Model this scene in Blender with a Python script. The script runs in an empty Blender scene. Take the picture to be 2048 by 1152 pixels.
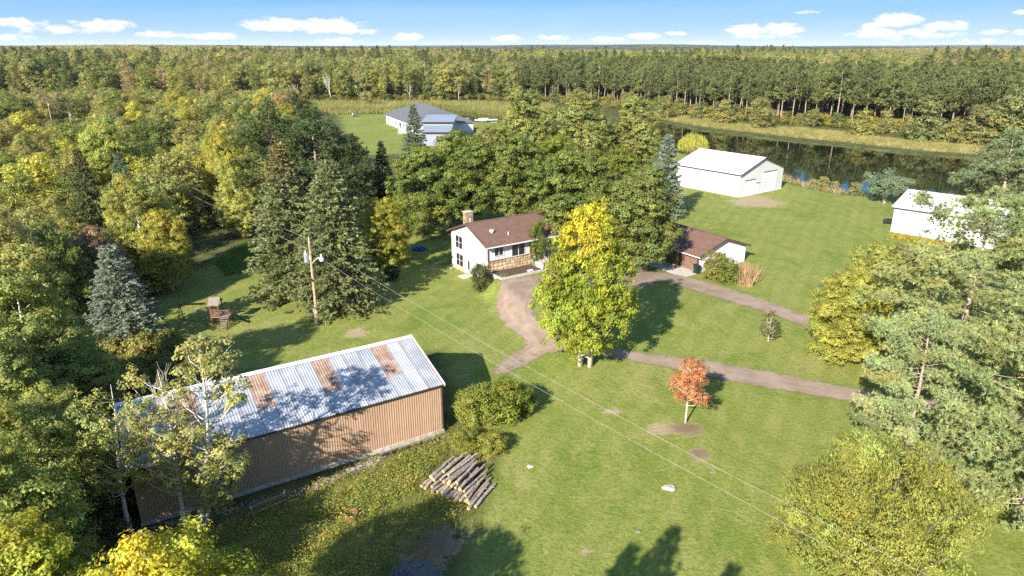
import bpy, bmesh, math, random
import numpy as np
from mathutils import Vector, Matrix

scene = bpy.context.scene
R = math.radians
# ------------------------------------------------------------------ camera
H, F = 28.0, 1366.0
PITCH = math.atan((576 - 90) / F)
cam_data = bpy.data.cameras.new('camera')
cam = bpy.data.objects.new('camera', cam_data)
scene.collection.objects.link(cam)
cam.location = (0, 0, H)
cam.rotation_euler = (R(90) - PITCH, 0, 0)
cam_data.sensor_width = 36.0
cam_data.lens = 36.0 * F / 2048.0
cam_data.clip_start = 0.5
cam_data.clip_end = 40000
scene.camera = cam

# ------------------------------------------------------------------ sun, sky, exposure
SUN_EL = R(29.5)
SH = Vector((0.49, 0.872, 0)).normalized()          # the way shadows fall
SUN_DIR = Vector((-SH.x * math.cos(SUN_EL), -SH.y * math.cos(SUN_EL), math.sin(SUN_EL)))
sl = bpy.data.lights.new('sun', 'SUN')
sl.energy = 5.0
sl.angle = R(0.53)
sl.color = (1.0, 0.945, 0.86)
sun = bpy.data.objects.new('sun', sl)
sun.rotation_euler = SUN_DIR.to_track_quat('Z', 'Y').to_euler()
sun.location = (-40, -60, 80)
scene.collection.objects.link(sun)

world = bpy.data.worlds.new('World')
scene.world = world
world.use_nodes = True
SKY_STRENGTH = 0.115
# cloud list: azimuth, elevation (degrees), half width, half height, weight
def azel(px, py):
    u = (px - 1024) / F; v = -(py - 576) / F
    d = Vector((u, math.cos(PITCH) + v * math.sin(PITCH), -math.sin(PITCH) + v * math.cos(PITCH))).normalized()
    return math.atan2(d.x, d.y), math.asin(d.z)
CLOUDS = [  # px, py, half width px, half height px, weight (seen sky)
    (25, 48, 40, 10, .8), (105, 58, 60, 14, .55), (215, 52, 48, 13, 1), (150, 60, 70, 10, .55), (330, 70, 50, 8, .7), (425, 74, 55, 9, .75),
    (560, 52, 80, 17, 1), (655, 55, 75, 19, 1), (700, 62, 60, 10, .8), (680, 84, 46, 10, .85), (815, 76, 34, 11, .85),
    (1012, 77, 36, 9, .85), (1108, 76, 40, 7, .7), (1215, 79, 40, 8, .8), (1290, 74, 36, 9, .75), (1350, 67, 22, 6, .7),
    (1400, 85, 40, 6, .6), (1490, 60, 44, 12, .9), (1560, 60, 46, 15, 1), (1520, 72, 70, 9, .6), (1620, 25, 28, 5, .7),
    (1795, 43, 40, 17, 1.2), (1755, 66, 34, 13, .9), (1810, 72, 90, 11, .5), (1738, 54, 16, 10, .8), (1835, 66, 36, 9, .8), (1890, 54, 36, 12, .9),
    (1985, 65, 26, 6, .8), (2045, 65, 16, 8, .9), (2040, 26, 14, 5, .6), (1935, 85, 14, 7, .6), (1975, 83, 12, 5, .5), (30, 76, 40, 7, .45),
]
def build_world():
    nt = world.node_tree
    N, L = nt.nodes, nt.links
    N.clear()
    out = N.new('ShaderNodeOutputWorld')
    bg = N.new('ShaderNodeBackground'); bg.inputs['Strength'].default_value = SKY_STRENGTH
    L.new(bg.outputs[0], out.inputs[0])
    sky = N.new('ShaderNodeTexSky'); sky.sky_type = 'NISHITA'; sky.sun_disc = False
    sky.sun_elevation = SUN_EL
    sky.sun_rotation = math.atan2(SUN_DIR.x, SUN_DIR.y)
    sky.altitude = 400; sky.air_density = 1.0; sky.dust_density = 0.3; sky.ozone_density = 2.5
    tc = N.new('ShaderNodeTexCoord')
    sep = N.new('ShaderNodeSeparateXYZ'); L.new(tc.outputs['Generated'], sep.inputs[0])
    def M(op, a, b=None, c=None, clamp=False):
        n = N.new('ShaderNodeMath'); n.operation = op; n.use_clamp = clamp
        for i, v in enumerate((a, b, c)):
            if v is None: continue
            if isinstance(v, (int, float)): n.inputs[i].default_value = v
            else: L.new(v, n.inputs[i])
        return n.outputs[0]
    az = M('ARCTAN2', sep.outputs[0], sep.outputs[1])
    el = M('ARCSINE', sep.outputs[2])
    # noise in (az, el) space
    cmb = N.new('ShaderNodeCombineXYZ')
    L.new(M('MULTIPLY', az, 55.0), cmb.inputs[0]); L.new(M('MULTIPLY', el, 120.0), cmb.inputs[1])
    nz = N.new('ShaderNodeTexNoise'); nz.inputs['Scale'].default_value = 1.0; nz.inputs['Detail'].default_value = 7; nz.inputs['Roughness'].default_value = .62
    L.new(cmb.outputs[0], nz.inputs['Vector'])
    n1 = M('SUBTRACT', nz.outputs['Fac'], .5)
    field = None
    for (px, py, w, h, wt) in CLOUDS:
        a, e = azel(px, py)
        aw, eh = w / F * 1.05, h / F * 1.0
        da = M('MULTIPLY_ADD', az, 1 / aw, -a / aw)
        # flat bottoms: the part below the centre is squeezed
        de = M('MULTIPLY_ADD', el, 1 / eh, -e / eh)
        de2 = M('MAXIMUM', de, M('MULTIPLY', de, -1.5))
        r2 = M('ADD', M('MULTIPLY', da, da), M('MULTIPLY', de2, de2))
        f = M('MULTIPLY_ADD', r2, -wt * .9, wt * .8)
        field = f if field is None else M('MAXIMUM', field, f)
    # the same kind of clouds go on round the rest of the horizon
    cm2 = N.new('ShaderNodeCombineXYZ')
    L.new(M('MULTIPLY', az, 9.0), cm2.inputs[0]); L.new(M('MULTIPLY', el, 45.0), cm2.inputs[1])
    nb = N.new('ShaderNodeTexNoise'); nb.inputs['Scale'].default_value = 1.0; nb.inputs['Detail'].default_value = 4
    L.new(cm2.outputs[0], nb.inputs['Vector'])
    band = M('SUBTRACT', nb.outputs['Fac'], M('ADD', .60, M('MULTIPLY', M('ABSOLUTE', M('SUBTRACT', el, .03)), 2.5)))
    outside = M('MULTIPLY', M('SUBTRACT', M('ABSOLUTE', az), .68), 6.0, clamp=True)
    band = M('MULTIPLY', M('MULTIPLY', band, 3.0), outside)
    band = M('ADD', band, M('MULTIPLY', M('SUBTRACT', outside, 1.0), 1.5))
    field = M('MAXIMUM', M('MAXIMUM', field, band), -1.5)
    dens = M('ADD', field, M('MULTIPLY', n1, 1.9))
    mr = N.new('ShaderNodeMapRange'); mr.interpolation_type = 'SMOOTHSTEP'
    mr.inputs['From Min'].default_value = .0; mr.inputs['From Max'].default_value = .55
    L.new(dens, mr.inputs['Value'])
    # thin veil of high cirrus
    cm3 = N.new('ShaderNodeCombineXYZ')
    L.new(M('MULTIPLY_ADD', az, 6.0, M('MULTIPLY', el, 30.0)), cm3.inputs[0]); L.new(M('MULTIPLY_ADD', el, 120.0, M('MULTIPLY', az, -8.0)), cm3.inputs[1])
    nc = N.new('ShaderNodeTexNoise'); nc.inputs['Scale'].default_value = .25; nc.inputs['Detail'].default_value = 3; nc.inputs['Roughness'].default_value = .45
    L.new(cm3.outputs[0], nc.inputs['Vector'])
    veil = M('MULTIPLY', M('SUBTRACT', nc.outputs['Fac'], .44, clamp=True), 1.3)
    # sky colour: deeper blue, as the photograph's
    hs = N.new('ShaderNodeHueSaturation'); hs.inputs['Saturation'].default_value = 1.0; hs.inputs['Value'].default_value = 1.0
    L.new(sky.outputs[0], hs.inputs['Color'])
    grade = N.new('ShaderNodeValToRGB')
    ce = grade.color_ramp.elements
    for i, (e_, c_) in enumerate(((0.0, (2.25, 3.0, 3.9)), (.022, (1.35, 2.35, 3.75)), (.065, (.50, 1.72, 3.55)), (.5, (.40, 1.30, 3.0)), (1.57, (.40, 1.10, 2.6)))):
        q = ce[i] if i < 2 else ce.new(e_ / 1.6)
        q.position = e_ / 1.6; q.color = (c_[0] / 4, c_[1] / 4, c_[2] / 4, 1)
    L.new(M('DIVIDE', el, 1.6), grade.inputs[0])
    sc_ = N.new('ShaderNodeVectorMath'); sc_.operation = 'SCALE'; sc_.inputs['Scale'].default_value = 4.0
    L.new(grade.outputs[0], sc_.inputs[0])
    mixs = N.new('ShaderNodeMix'); mixs.data_type = 'RGBA'; mf = N.new('ShaderNodeMapRange'); mf.interpolation_type = 'SMOOTHSTEP'; mf.inputs['From Min'].default_value = .10; mf.inputs['From Max'].default_value = .75; mf.inputs['To Min'].default_value = .95; mf.inputs['To Max'].default_value = .35
    L.new(el, mf.inputs['Value']); L.new(mf.outputs[0], mixs.inputs[0])
    L.new(hs.outputs[0], mixs.inputs[6]); L.new(sc_.outputs[0], mixs.inputs[7])
    mv = N.new('ShaderNodeMix'); mv.data_type = 'RGBA'; mv.inputs[7].default_value = (3.2, 3.6, 4.1, 1)
    L.new(M('MULTIPLY', veil, .5), mv.inputs[0]); L.new(mixs.outputs[2], mv.inputs[6])
    # clouds: bright tops, slightly grey-blue bottoms by density
    cc = N.new('ShaderNodeMix'); cc.data_type = 'RGBA'; cc.inputs[6].default_value = (3.3, 3.6, 4.0, 1); cc.inputs[7].default_value = (4.4, 4.3, 4.2, 1)
    L.new(M('MULTIPLY_ADD', n1, 2.5, .45, clamp=True), cc.inputs[0])
    mc = N.new('ShaderNodeMix'); mc.data_type = 'RGBA'
    L.new(mr.outputs[0], mc.inputs[0]); L.new(mv.outputs[2], mc.inputs[6]); L.new(cc.outputs[2], mc.inputs[7])
    L.new(mc.outputs[2], bg.inputs['Color'])
build_world()
try:
    world.cycles.sampling_method = 'MANUAL'; world.cycles.sample_map_resolution = 512
except Exception:
    pass
vs = scene.view_settings
vs.view_transform = 'Standard'; vs.look = 'None'; vs.gamma = 1.0; vs.use_curve_mapping = False
vs.exposure = 1.25
scene.cycles.max_bounces = 6; scene.cycles.diffuse_bounces = 3; scene.cycles.glossy_bounces = 3
scene.cycles.transmission_bounces = 4; scene.cycles.transparent_max_bounces = 8
scene.cycles.caustics_reflective = False; scene.cycles.caustics_refractive = False
scene.cycles.sample_clamp_indirect = 6.0
scene.cycles.use_denoising = False

# ------------------------------------------------------------------ helpers
C = scene.collection
def link(o):
    C.objects.link(o); return o
def tag(o, label=None, cat=None, group=None, kind=None):
    if label: o['label'] = label
    if cat: o['category'] = cat
    if group: o['group'] = group
    if kind: o['kind'] = kind
    return o
def thing(name, label, cat, loc=(0, 0, 0), rz=0.0, group=None):
    o = bpy.data.objects.new(name, None); link(o)
    o.location = loc; o.rotation_euler = (0, 0, rz); o.empty_display_size = .5
    return tag(o, label, cat, group)
def link_mesh(name, me, mat=None, parent=None, loc=None, rot=None):
    if mat is not None and not me.materials:
        for m in (mat if isinstance(mat, (list, tuple)) else [mat]): me.materials.append(m)
    o = bpy.data.objects.new(name, me); link(o)
    if parent is not None: o.parent = parent
    if loc is not None: o.location = loc
    if rot is not None: o.rotation_euler = rot
    return o
class MB:
    """collects shapes into one mesh"""
    def __init__(s): s.v = []; s.f = []; s.m = []
    def add(s, vs_, fs_, mi=0):
        n = len(s.v); s.v += [tuple(v) for v in vs_]; s.f += [tuple(i + n for i in f) for f in fs_]; s.m += [mi] * len(fs_); return s
    def box(s, x0, x1, y0, y1, z0, z1, mi=0):
        if x0 > x1: x0, x1 = x1, x0
        if y0 > y1: y0, y1 = y1, y0
        if z0 > z1: z0, z1 = z1, z0
        v = [(x, y, z) for z in (z0, z1) for (x, y) in ((x0, y0), (x1, y0), (x1, y1), (x0, y1))]
        return s.add(v, [(3, 2, 1, 0), (4, 5, 6, 7), (0, 1, 5, 4), (1, 2, 6, 5), (2, 3, 7, 6), (3, 0, 4, 7)], mi)
    def prism(s, poly, y0, y1, mi=0, axis='y'):
        """poly: (x,z) points extruded along y (axis 'y'), or (y,z) points along x"""
        n = len(poly)
        mk = (lambda p, t: (p[0], t, p[1])) if axis == 'y' else ((lambda p, t: (t, p[0], p[1])) if axis == 'x' else (lambda p, t: (p[0], p[1], t)))
        v = [mk(p, y0) for p in poly] + [mk(p, y1) for p in poly]
        fs_ = [tuple(range(n)), tuple(range(2 * n - 1, n - 1, -1))] + [(i, n + i, n + (i + 1) % n, (i + 1) % n) for i in range(n)]
        return s.add(v, fs_, mi)
    def tube(s, pts, rads, n=7, mi=0, cap=True):
        pts = [Vector(p) for p in pts]; rings = []
        prev = None
        for i, p in enumerate(pts):
            d = (pts[min(i + 1, len(pts) - 1)] - pts[max(i - 1, 0)]).normalized()
            a = prev if prev is not None else (Vector((1, 0, 0)) if abs(d.x) < .9 else Vector((0, 1, 0)))
            x = (a - d * a.dot(d)).normalized(); y = d.cross(x); prev = x
            r = rads[i] if isinstance(rads, (list, tuple)) else rads
            rings.append([p + (x * math.cos(2 * math.pi * k / n) + y * math.sin(2 * math.pi * k / n)) * r for k in range(n)])
        v = [q for rg in rings for q in rg]; fs_ = []
        for i in range(len(pts) - 1):
            for k in range(n):
                fs_.append((i * n + k, i * n + (k + 1) % n, (i + 1) * n + (k + 1) % n, (i + 1) * n + k))
        if cap:
            fs_.append(tuple(range(n - 1, -1, -1))); fs_.append(tuple(range((len(pts) - 1) * n, len(pts) * n)))
        return s.add(v, fs_, mi)
    def mesh(s, name):
        me = bpy.data.meshes.new(name); me.from_pydata(s.v, [], s.f)
        bm = bmesh.new(); bm.from_mesh(me)
        if len(s.f) < 4000: bmesh.ops.recalc_face_normals(bm, faces=bm.faces)
        for i, f in enumerate(bm.faces): f.material_index = s.m[i]
        bm.to_mesh(me); bm.free(); return me
    def build(s, name, mat, parent=None, loc=None, rot=None, smooth=False):
        me = s.mesh(name)
        if smooth:
            me.polygons.foreach_set('use_smooth', [True] * len(me.polygons))
        return link_mesh(name, me, mat, parent, loc, rot)

# ---- materials
def newmat(name):
    m = bpy.data.materials.new(name); m.use_nodes = True
    nt = m.node_tree; b = nt.nodes['Principled BSDF']
    return m, nt, nt.nodes, nt.links, b
def rgb(c): return (c[0], c[1], c[2], 1)
def mixc(N, L, fac, a, b, mode='MIX'):
    n = N.new('ShaderNodeMix'); n.data_type = 'RGBA'; n.blend_type = mode
    for i, v in ((0, fac), (6, a), (7, b)):
        if isinstance(v, (int, float)): n.inputs[i].default_value = v
        elif isinstance(v, tuple): n.inputs[i].default_value = rgb(v)
        else: L.new(v, n.inputs[i])
    return n.outputs[2]
def noise(N, L, vec, scale, detail=4, rough=.55, dist=0):
    n = N.new('ShaderNodeTexNoise'); n.inputs['Scale'].default_value = scale; n.inputs['Detail'].default_value = detail
    n.inputs['Roughness'].default_value = rough; n.inputs['Distortion'].default_value = dist
    if vec is not None: L.new(vec, n.inputs['Vector'])
    return n.outputs['Fac']
def ramp(N, L, fac, lo, hi):
    n = N.new('ShaderNodeMapRange'); n.interpolation_type = 'SMOOTHSTEP'
    n.inputs['From Min'].default_value = lo; n.inputs['From Max'].default_value = hi
    L.new(fac, n.inputs['Value']); return n.outputs[0]
def math_(N, L, op, a, b=None, clamp=False):
    n = N.new('ShaderNodeMath'); n.operation = op; n.use_clamp = clamp
    for i, v in enumerate((a, b)):
        if v is None: continue
        if isinstance(v, (int, float)): n.inputs[i].default_value = v
        else: L.new(v, n.inputs[i])
    return n.outputs[0]
def bump(N, L, b, h, strength=.3, dist=.05):
    n = N.new('ShaderNodeBump'); n.inputs['Strength'].default_value = strength; n.inputs['Distance'].default_value = dist
    L.new(h, n.inputs['Height']); L.new(n.outputs[0], b.inputs['Normal'])
def simple(name, col, rough=.7, var=.25, scale=6, metal=0.0, bumps=.15, objcol=False, spec=.4, col2=None):
    m, nt, N, L, b = newmat(name)
    tc = N.new('ShaderNodeTexCoord'); v = tc.outputs['Object']
    n1 = noise(N, L, v, scale, 5); n2 = noise(N, L, v, scale * .13, 3)
    dark = tuple(c * (1 - var) for c in col); lite = tuple(min(1, c * (1 + var)) for c in (col2 or col))
    c = mixc(N, L, ramp(N, L, n1, .3, .7), dark, lite)
    c = mixc(N, L, math_(N, L, 'MULTIPLY', ramp(N, L, n2, .4, .7), .35), c, tuple(x * .75 for x in col))
    if objcol:
        oi = N.new('ShaderNodeObjectInfo'); c = mixc(N, L, 1.0, c, oi.outputs['Color'], 'MULTIPLY')
    L.new(c, b.inputs['Base Color'])
    b.inputs['Roughness'].default_value = rough; b.inputs['Metallic'].default_value = metal
    b.inputs['Specular IOR Level'].default_value = spec
    if bumps: bump(N, L, b, n1, bumps, .03)
    return m
def leaf_mat(name, trans=.38, rough=.55, rampcols=None, spec=.25, warm=(1.11, 1.03, .98)):
    m, nt, N, L, b = newmat(name)
    at = N.new('ShaderNodeAttribute'); at.attribute_name = 'tint'
    oi = N.new('ShaderNodeObjectInfo')
    if rampcols:
        cr = N.new('ShaderNodeValToRGB'); cr.color_ramp.interpolation = 'CONSTANT'
        el = cr.color_ramp.elements
        for i, c_ in enumerate(rampcols):
            p = i / len(rampcols)
            e = el[i] if i < 2 else el.new(p)
            e.position = p; e.color = rgb(c_)
        ln = noise(N, L, oi.outputs['Location'], .011, 3, .6)
        L.new(math_(N, L, 'ADD', math_(N, L, 'MULTIPLY', oi.outputs['Random'], .62), math_(N, L, 'SUBTRACT', math_(N, L, 'MULTIPLY', ln, 1.5), .56), True), cr.inputs[0]); base = cr.outputs[0]
    else:
        base = oi.outputs['Color']
    c = mixc(N, L, 1.0, mixc(N, L, 1.0, base, at.outputs['Color'], 'MULTIPLY'), warm, 'MULTIPLY')
    L.new(c, b.inputs['Base Color']); b.inputs['Roughness'].default_value = rough; b.inputs['Specular IOR Level'].default_value = spec
    tr = N.new('ShaderNodeBsdfTranslucent'); L.new(mixc(N, L, 1.0, c, (1.5, 1.5, .9), 'MULTIPLY'), tr.inputs['Color'])
    mx = N.new('ShaderNodeMixShader'); mx.inputs[0].default_value = trans
    out = N['Material Output']
    L.new(b.outputs[0], mx.inputs[1]); L.new(tr.outputs[0], mx.inputs[2]); L.new(mx.outputs[0], out.inputs['Surface'])
    return m

# ------------------------------------------------------------------ placing: pixel of the photograph -> ground point
def smooth(a, b, x):
    t = np.clip((np.asarray(x, float) - a) / (b - a), 0, 1); return t * t * (3 - 2 * t)
def ray(px, py):
    u = (px - 1024) / F; v = -(py - 576) / F
    return np.array([u, math.cos(PITCH) + v * math.sin(PITCH), -math.sin(PITCH) + v * math.cos(PITCH)])
def G0(px, py, z=0.0):
    d = ray(px, py); t = (H - z) / (-d[2]); return np.array([d[0] * t, d[1] * t, z])
HOUSE = dict(x=-2.994, y=79.80, t=0.587, W=9.05, ze=5.05, zr=6.75)
HA = np.array([math.cos(.587), math.sin(.587)]); HB = np.array([-math.sin(.587), math.cos(.587)])
POND = [G0(*q)[:2] for q in ((1300, 243), (1335, 246), (1400, 261), (1500, 274), (1600, 285), (1700, 294), (1800, 306), (1930, 316), (2060, 325), (2200, 350), (2080, 395), (1925, 396),
                             (1830, 388), (1762, 387), (1700, 384), (1640, 375), (1575, 358), (1480, 325), (1400, 303), (1335, 300), (1305, 270))]
POND2 = [G0(*q)[:2] for q in ((640, 221), (700, 219), (770, 219), (880, 213), (905, 217), (940, 221), (990, 229), (1080, 236), (1060, 246), (985, 243), (905, 238), (840, 226), (760, 225.5), (690, 227), (640, 228))]
def poly_sd(poly, x, y):
    """signed distance, positive inside"""
    x = np.asarray(x, float); y = np.asarray(y, float)
    d = np.full(x.shape, 1e9); ins = np.zeros(x.shape, bool)
    n = len(poly)
    for i in range(n):
        ax, ay = poly[i]; bx, by = poly[(i + 1) % n]
        ex, ey = bx - ax, by - ay
        t = np.clip(((x - ax) * ex + (y - ay) * ey) / (ex * ex + ey * ey), 0, 1)
        d = np.minimum(d, np.hypot(x - ax - ex * t, y - ay - ey * t))
        with np.errstate(divide='ignore', invalid='ignore'):
            c = ((ay > y) != (by > y)) & (x < ex * (y - ay) / (ey if ey else 1e-9) + ax)
        ins ^= c
    return np.where(ins, d, -d)
def ground(x, y):
    x = np.asarray(x, float); y = np.asarray(y, float)
    u = (x + 2.994) * HA[0] + (y - 79.8) * HA[1]; v = (x + 2.994) * HB[0] + (y - 79.8) * HB[1]
    w = 3.6 * smooth(-.6, -3.0, v) + .35 * np.clip(-v - 5, 0, 30)
    hu = smooth(.9 - w * 1.1, 1.5 - .6 * w, u) * smooth(24, 10, u)
    hv = smooth(-31, -5, v) * smooth(9, 6, v)
    h = 1.55 * hu * hv
    h = h + .10 * np.sin(x * .11 + 1) * np.sin(y * .13) * smooth(0, 20, np.hypot(x - 2, y - 84) - 12)
    d = np.hypot(x, y)
    near = (d < 420)
    if np.any(near):
        b = np.zeros(x.shape)
        b = np.where(near, np.maximum(smooth(-3.0, 3.0, poly_sd(POND, x, y)), smooth(-2.5, 2.5, poly_sd(POND2, x, y))), 0)
        h = h - 1.6 * b
    hills = 12 * np.sin(x * .0011 + .4) * np.sin(y * .0013 + 1.0) + 7 * np.sin(x * .0023 + y * .0009 + 2.0) + 4 * np.sin(x * .0047 - y * .002)
    h = h + (.62 * hills - 4.5) * smooth(700, 2200, d) + 7 * smooth(2500, 5500, d) * (.4 + .6 * np.sin(x * .0012 + .6))
    return h
def P(px, py):
    z = 0.0
    for _ in range(8):
        g = G0(px, py, z); z = float(ground(g[0], g[1]))
    g[2] = z; return g
def at(px, py, Y):
    d = ray(px, py); t = Y / d[1]; return np.array([d[0] * t, Y, H + d[2] * t])
def top_height(base, topy):
    """height of a vertical thing at ground point base that reaches the picture row topy"""
    v = -(topy - 576) / F
    # along the vertical line over base: solve for z
    c, s = math.cos(PITCH), math.sin(PITCH); y = base[1]
    # v = (y*s + zz*c)/(y*c - zz*s)
    zz = (v * y * c - y * s) / (c + v * s)
    return zz + H - base[2]

# ------------------------------------------------------------------ terrain, water, drives
def axis(segs):
    out = []
    for a, b, st in segs:
        out += list(np.arange(a, b, st))
    out.append(segs[-1][1]); return np.array(out)
def grow(a, b, first, k):
    v = [a]; st = first
    while v[-1] < b:
        v.append(v[-1] + st); st *= k
    return v
PX = lambda pts: [G0(*q)[:2] for q in pts]
LAWN = PX([(300, 640), (330, 560), (560, 480), (820, 440), (1330, 320), (1345, 305), (1400, 312), (1568, 364), (1700, 389), (1830, 396), (2200, 430), (2600, 700), (2600, 1400), (1500, 2500),
           (900, 2500), (920, 1160), (945, 1060), (985, 960), (995, 900), (930, 860), (880, 700), (480, 742), (300, 700)])
LAWN2 = PX([(676, 229), (770, 229), (860, 240), (1000, 246), (1000, 300), (700, 312), (688, 262)])
WDP = [(300, 1090), (470, 1040), (560, 1000), (740, 935), (890, 872), (950, 858), (1000, 880), (1005, 905), (960, 925), (900, 905), (860, 940), (850, 985), (900, 1000), (935, 1040), (870, 1060), (835, 1110), (760, 1130), (720, 1180), (400, 1300), (300, 1200)]
MEADOW = PX([(1290, 236), (1335, 238), (1400, 252), (1500, 264), (1600, 275), (1700, 284), (1800, 296), (1930, 306), (2100, 318), (2300, 330), (2300, 318), (2100, 300), (1930, 292), (1800, 282), (1700, 268), (1600, 258), (1500, 252), (1400, 238), (1300, 226)])
WET = PX([(400, 214), (560, 206), (700, 206), (900, 206), (1100, 212), (1100, 224), (980, 232), (900, 214), (800, 220), (640, 224), (520, 222)])
DIRT = [  # px, py, half width px, half height px, strength
    (1225, 822, 28, 10, 1.15), (1318, 858, 36, 17, 1.05), (1378, 856, 44, 17, 1.15), (1400, 905, 26, 14, 1.2), (1425, 940, 18, 9, .8), (1178, 1098, 26, 13, .95), (715, 664, 28, 13, .95),
    (1160, 975, 18, 9, .45), (1135, 1010, 16, 8, .4), (1060, 800, 20, 7, .4), (1000, 560, 22, 6, .5), (1510, 403, 66, 14, 1.05), (860, 1090, 70, 42, 1.3), (930, 1080, 34, 22, .7), (690, 612, 24, 7, .8),
    (1640, 588, 18, 8, 1.1), (860, 590, 30, 14, .3), (800, 470, 20, 8, .3), (840, 1135, 60, 30, 1.2), (470, 545, 40, 12, .3), (600, 1050, 60, 20, .6), (640, 1010, 40, 16, .5)]
MULCH = [(1378, 856), (860, 1090), (1640, 588), (1400, 905), (840, 1135)]

TG_ = {}
def mesh_ground(x, y):
    xs, ys, Z = TG_['g']; i = np.clip(np.searchsorted(xs, x) - 1, 0, len(xs) - 2); j = np.clip(np.searchsorted(ys, y) - 1, 0, len(ys) - 2)
    u = (x - xs[i]) / (xs[i + 1] - xs[i]); v = (y - ys[j]) / (ys[j + 1] - ys[j])
    return Z[j, i] * (1 - u) * (1 - v) + Z[j, i + 1] * u * (1 - v) + Z[j + 1, i] * (1 - u) * v + Z[j + 1, i + 1] * u * v
def build_terrain():
    gx0 = grow(180, 12000, 4, 1.18); gx1 = grow(130, 12000, 4, 1.18)
    xs = np.array([-q for q in gx1[:0:-1]] + list(axis([(-130, -30, 2.0), (-30, 45, .7), (45, 180, 2.0)]))[:-1] + gx0)
    gy = grow(334, 14000, 4, 1.16); gyb = grow(20, 400, 4, 1.5)
    ys = np.array([-q for q in gyb[:0:-1]] + list(axis([(-20, 25, 3.0), (25, 100, .7), (100, 334, 2.0)]))[:-1] + gy)
    X, Y = np.meshgrid(xs, ys); Z = ground(X, Y)
    TG_['g'] = (xs, ys, Z)
    nx, ny = len(xs), len(ys)
    v = np.stack([X, Y, Z], -1).reshape(-1, 3)
    i = np.arange(nx * ny).reshape(ny, nx)
    f = np.stack([i[:-1, :-1], i[:-1, 1:], i[1:, 1:], i[1:, :-1]], -1).reshape(-1, 4)
    x, y = v[:, 0], v[:, 1]
    near = np.hypot(x, y) < 600
    def sm(poly, w):
        r = np.zeros(len(x)); r[near] = smooth(-w, w, poly_sd(poly, x[near], y[near])); return r
    lawn = np.maximum(sm(LAWN, 1.0), sm(LAWN2, 2.0)); lawn = np.maximum(lawn, .75 * sm(PX(WDP), 1.5))
    tan_ = np.maximum(sm(MEADOW, 3.0), .3 * sm(WET, 4.0))
    dirt = np.zeros(len(x)); mul = np.zeros(len(x))
    for (px, py, w, h, s) in DIRT:
        c = G0(px, py); a = abs(G0(px + w, py)[0] - c[0]); b = abs(G0(px, py - h)[1] - G0(px, py + h)[1]) / 2
        r = np.sqrt(((x - c[0]) / a) ** 2 + ((y - c[1]) / b) ** 2)
        k = s * smooth(1.35, .3, r); dirt = np.maximum(dirt, k)
        if (px, py) in MULCH: mul = np.maximum(mul, smooth(1.35, .3, r))
    me = bpy.data.meshes.new('ground')
    me.from_pydata(v.tolist(), [], f.tolist())
    at_ = me.color_attributes.new('zone', 'FLOAT_COLOR', 'POINT')
    col = np.stack([lawn, tan_, dirt, mul], -1).astype(np.float32)
    at_.data.foreach_set('color', col.ravel())
    me.polygons.foreach_set('use_smooth', [True] * len(me.polygons))
    m, nt, N, L, b = newmat('grass_ground')
    tc = N.new('ShaderNodeTexCoord'); vec = tc.outputs['Object']
    za = N.new('ShaderNodeAttribute'); za.attribute_name = 'zone'
    sp = N.new('ShaderNodeSeparateColor'); L.new(za.outputs['Color'], sp.inputs[0])
    nA = noise(N, L, vec, .055, 4, .6); nB = noise(N, L, vec, .35, 5, .65, .4); nC = noise(N, L, vec, 2.2, 4, .7); nD = noise(N, L, vec, 9.0, 3, .75)
    mp = N.new('ShaderNodeMapping'); mp.inputs['Scale'].default_value = (1.0, .25, 1); mp.inputs['Rotation'].default_value = (0, 0, R(-35)); L.new(vec, mp.inputs[0])
    nS = noise(N, L, mp.outputs[0], .9, 3, .6)
    # lawn
    g = mixc(N, L, ramp(N, L, nB, .32, .68), (.152, .184, .029), (.222, .236, .052))
    g = mixc(N, L, math_(N, L, 'MULTIPLY', ramp(N, L, nA, .42, .68), .7), g, (.255, .25, .07))
    g = mixc(N, L, math_(N, L, 'MULTIPLY', ramp(N, L, nS, .48, .66), .65), g, (.27, .255, .07))
    g = mixc(N, L, math_(N, L, 'MULTIPLY', ramp(N, L, nC, .54, .68), .6), g, (.095, .130, .022))
    g = mixc(N, L, math_(N, L, 'MULTIPLY', ramp(N, L, nD, .50, .70), .65), g, (.080, .112, .018))
    g = mixc(N, L, math_(N, L, 'MULTIPLY', ramp(N, L, nD, .46, .24), .35), g, (.38, .38, .09))
    mw = N.new('ShaderNodeMapping'); mw.inputs['Rotation'].default_value = (0, 0, R(28)); L.new(vec, mw.inputs[0])
    wv = N.new('ShaderNodeTexWave'); wv.inputs['Scale'].default_value = .16; wv.inputs['Distortion'].default_value = 2.5; wv.inputs['Detail'].default_value = 2; wv.inputs['Detail Scale'].default_value = .5; L.new(mw.outputs[0], wv.inputs['Vector'])
    g = mixc(N, L, math_(N, L, 'MULTIPLY', ramp(N, L, wv.outputs['Fac'], .45, .75), .30), g, (.13, .175, .026))
    nE = noise(N, L, vec, .14, 6, .7, .8)
    g = mixc(N, L, math_(N, L, 'MULTIPLY', ramp(N, L, nE, .53, .66), .75), g, (.105, .165, .018))
    g = mixc(N, L, math_(N, L, 'MULTIPLY', ramp(N, L, nE, .44, .33), .6), g, (.28, .26, .09))
    nF = noise(N, L, vec, 1.1, 5, .75)
    g = mixc(N, L, math_(N, L, 'MULTIPLY', ramp(N, L, nF, .60, .72), .7), g, (.36, .29, .15))
    nG = noise(N, L, vec, 4.6, 3, .7)
    g = mixc(N, L, math_(N, L, 'MULTIPLY', ramp(N, L, nG, .52, .66), .55), g, (.075, .112, .014))
    g = mixc(N, L, math_(N, L, 'MULTIPLY', ramp(N, L, nG, .46, .32), .40), g, (.30, .31, .085))
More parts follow.
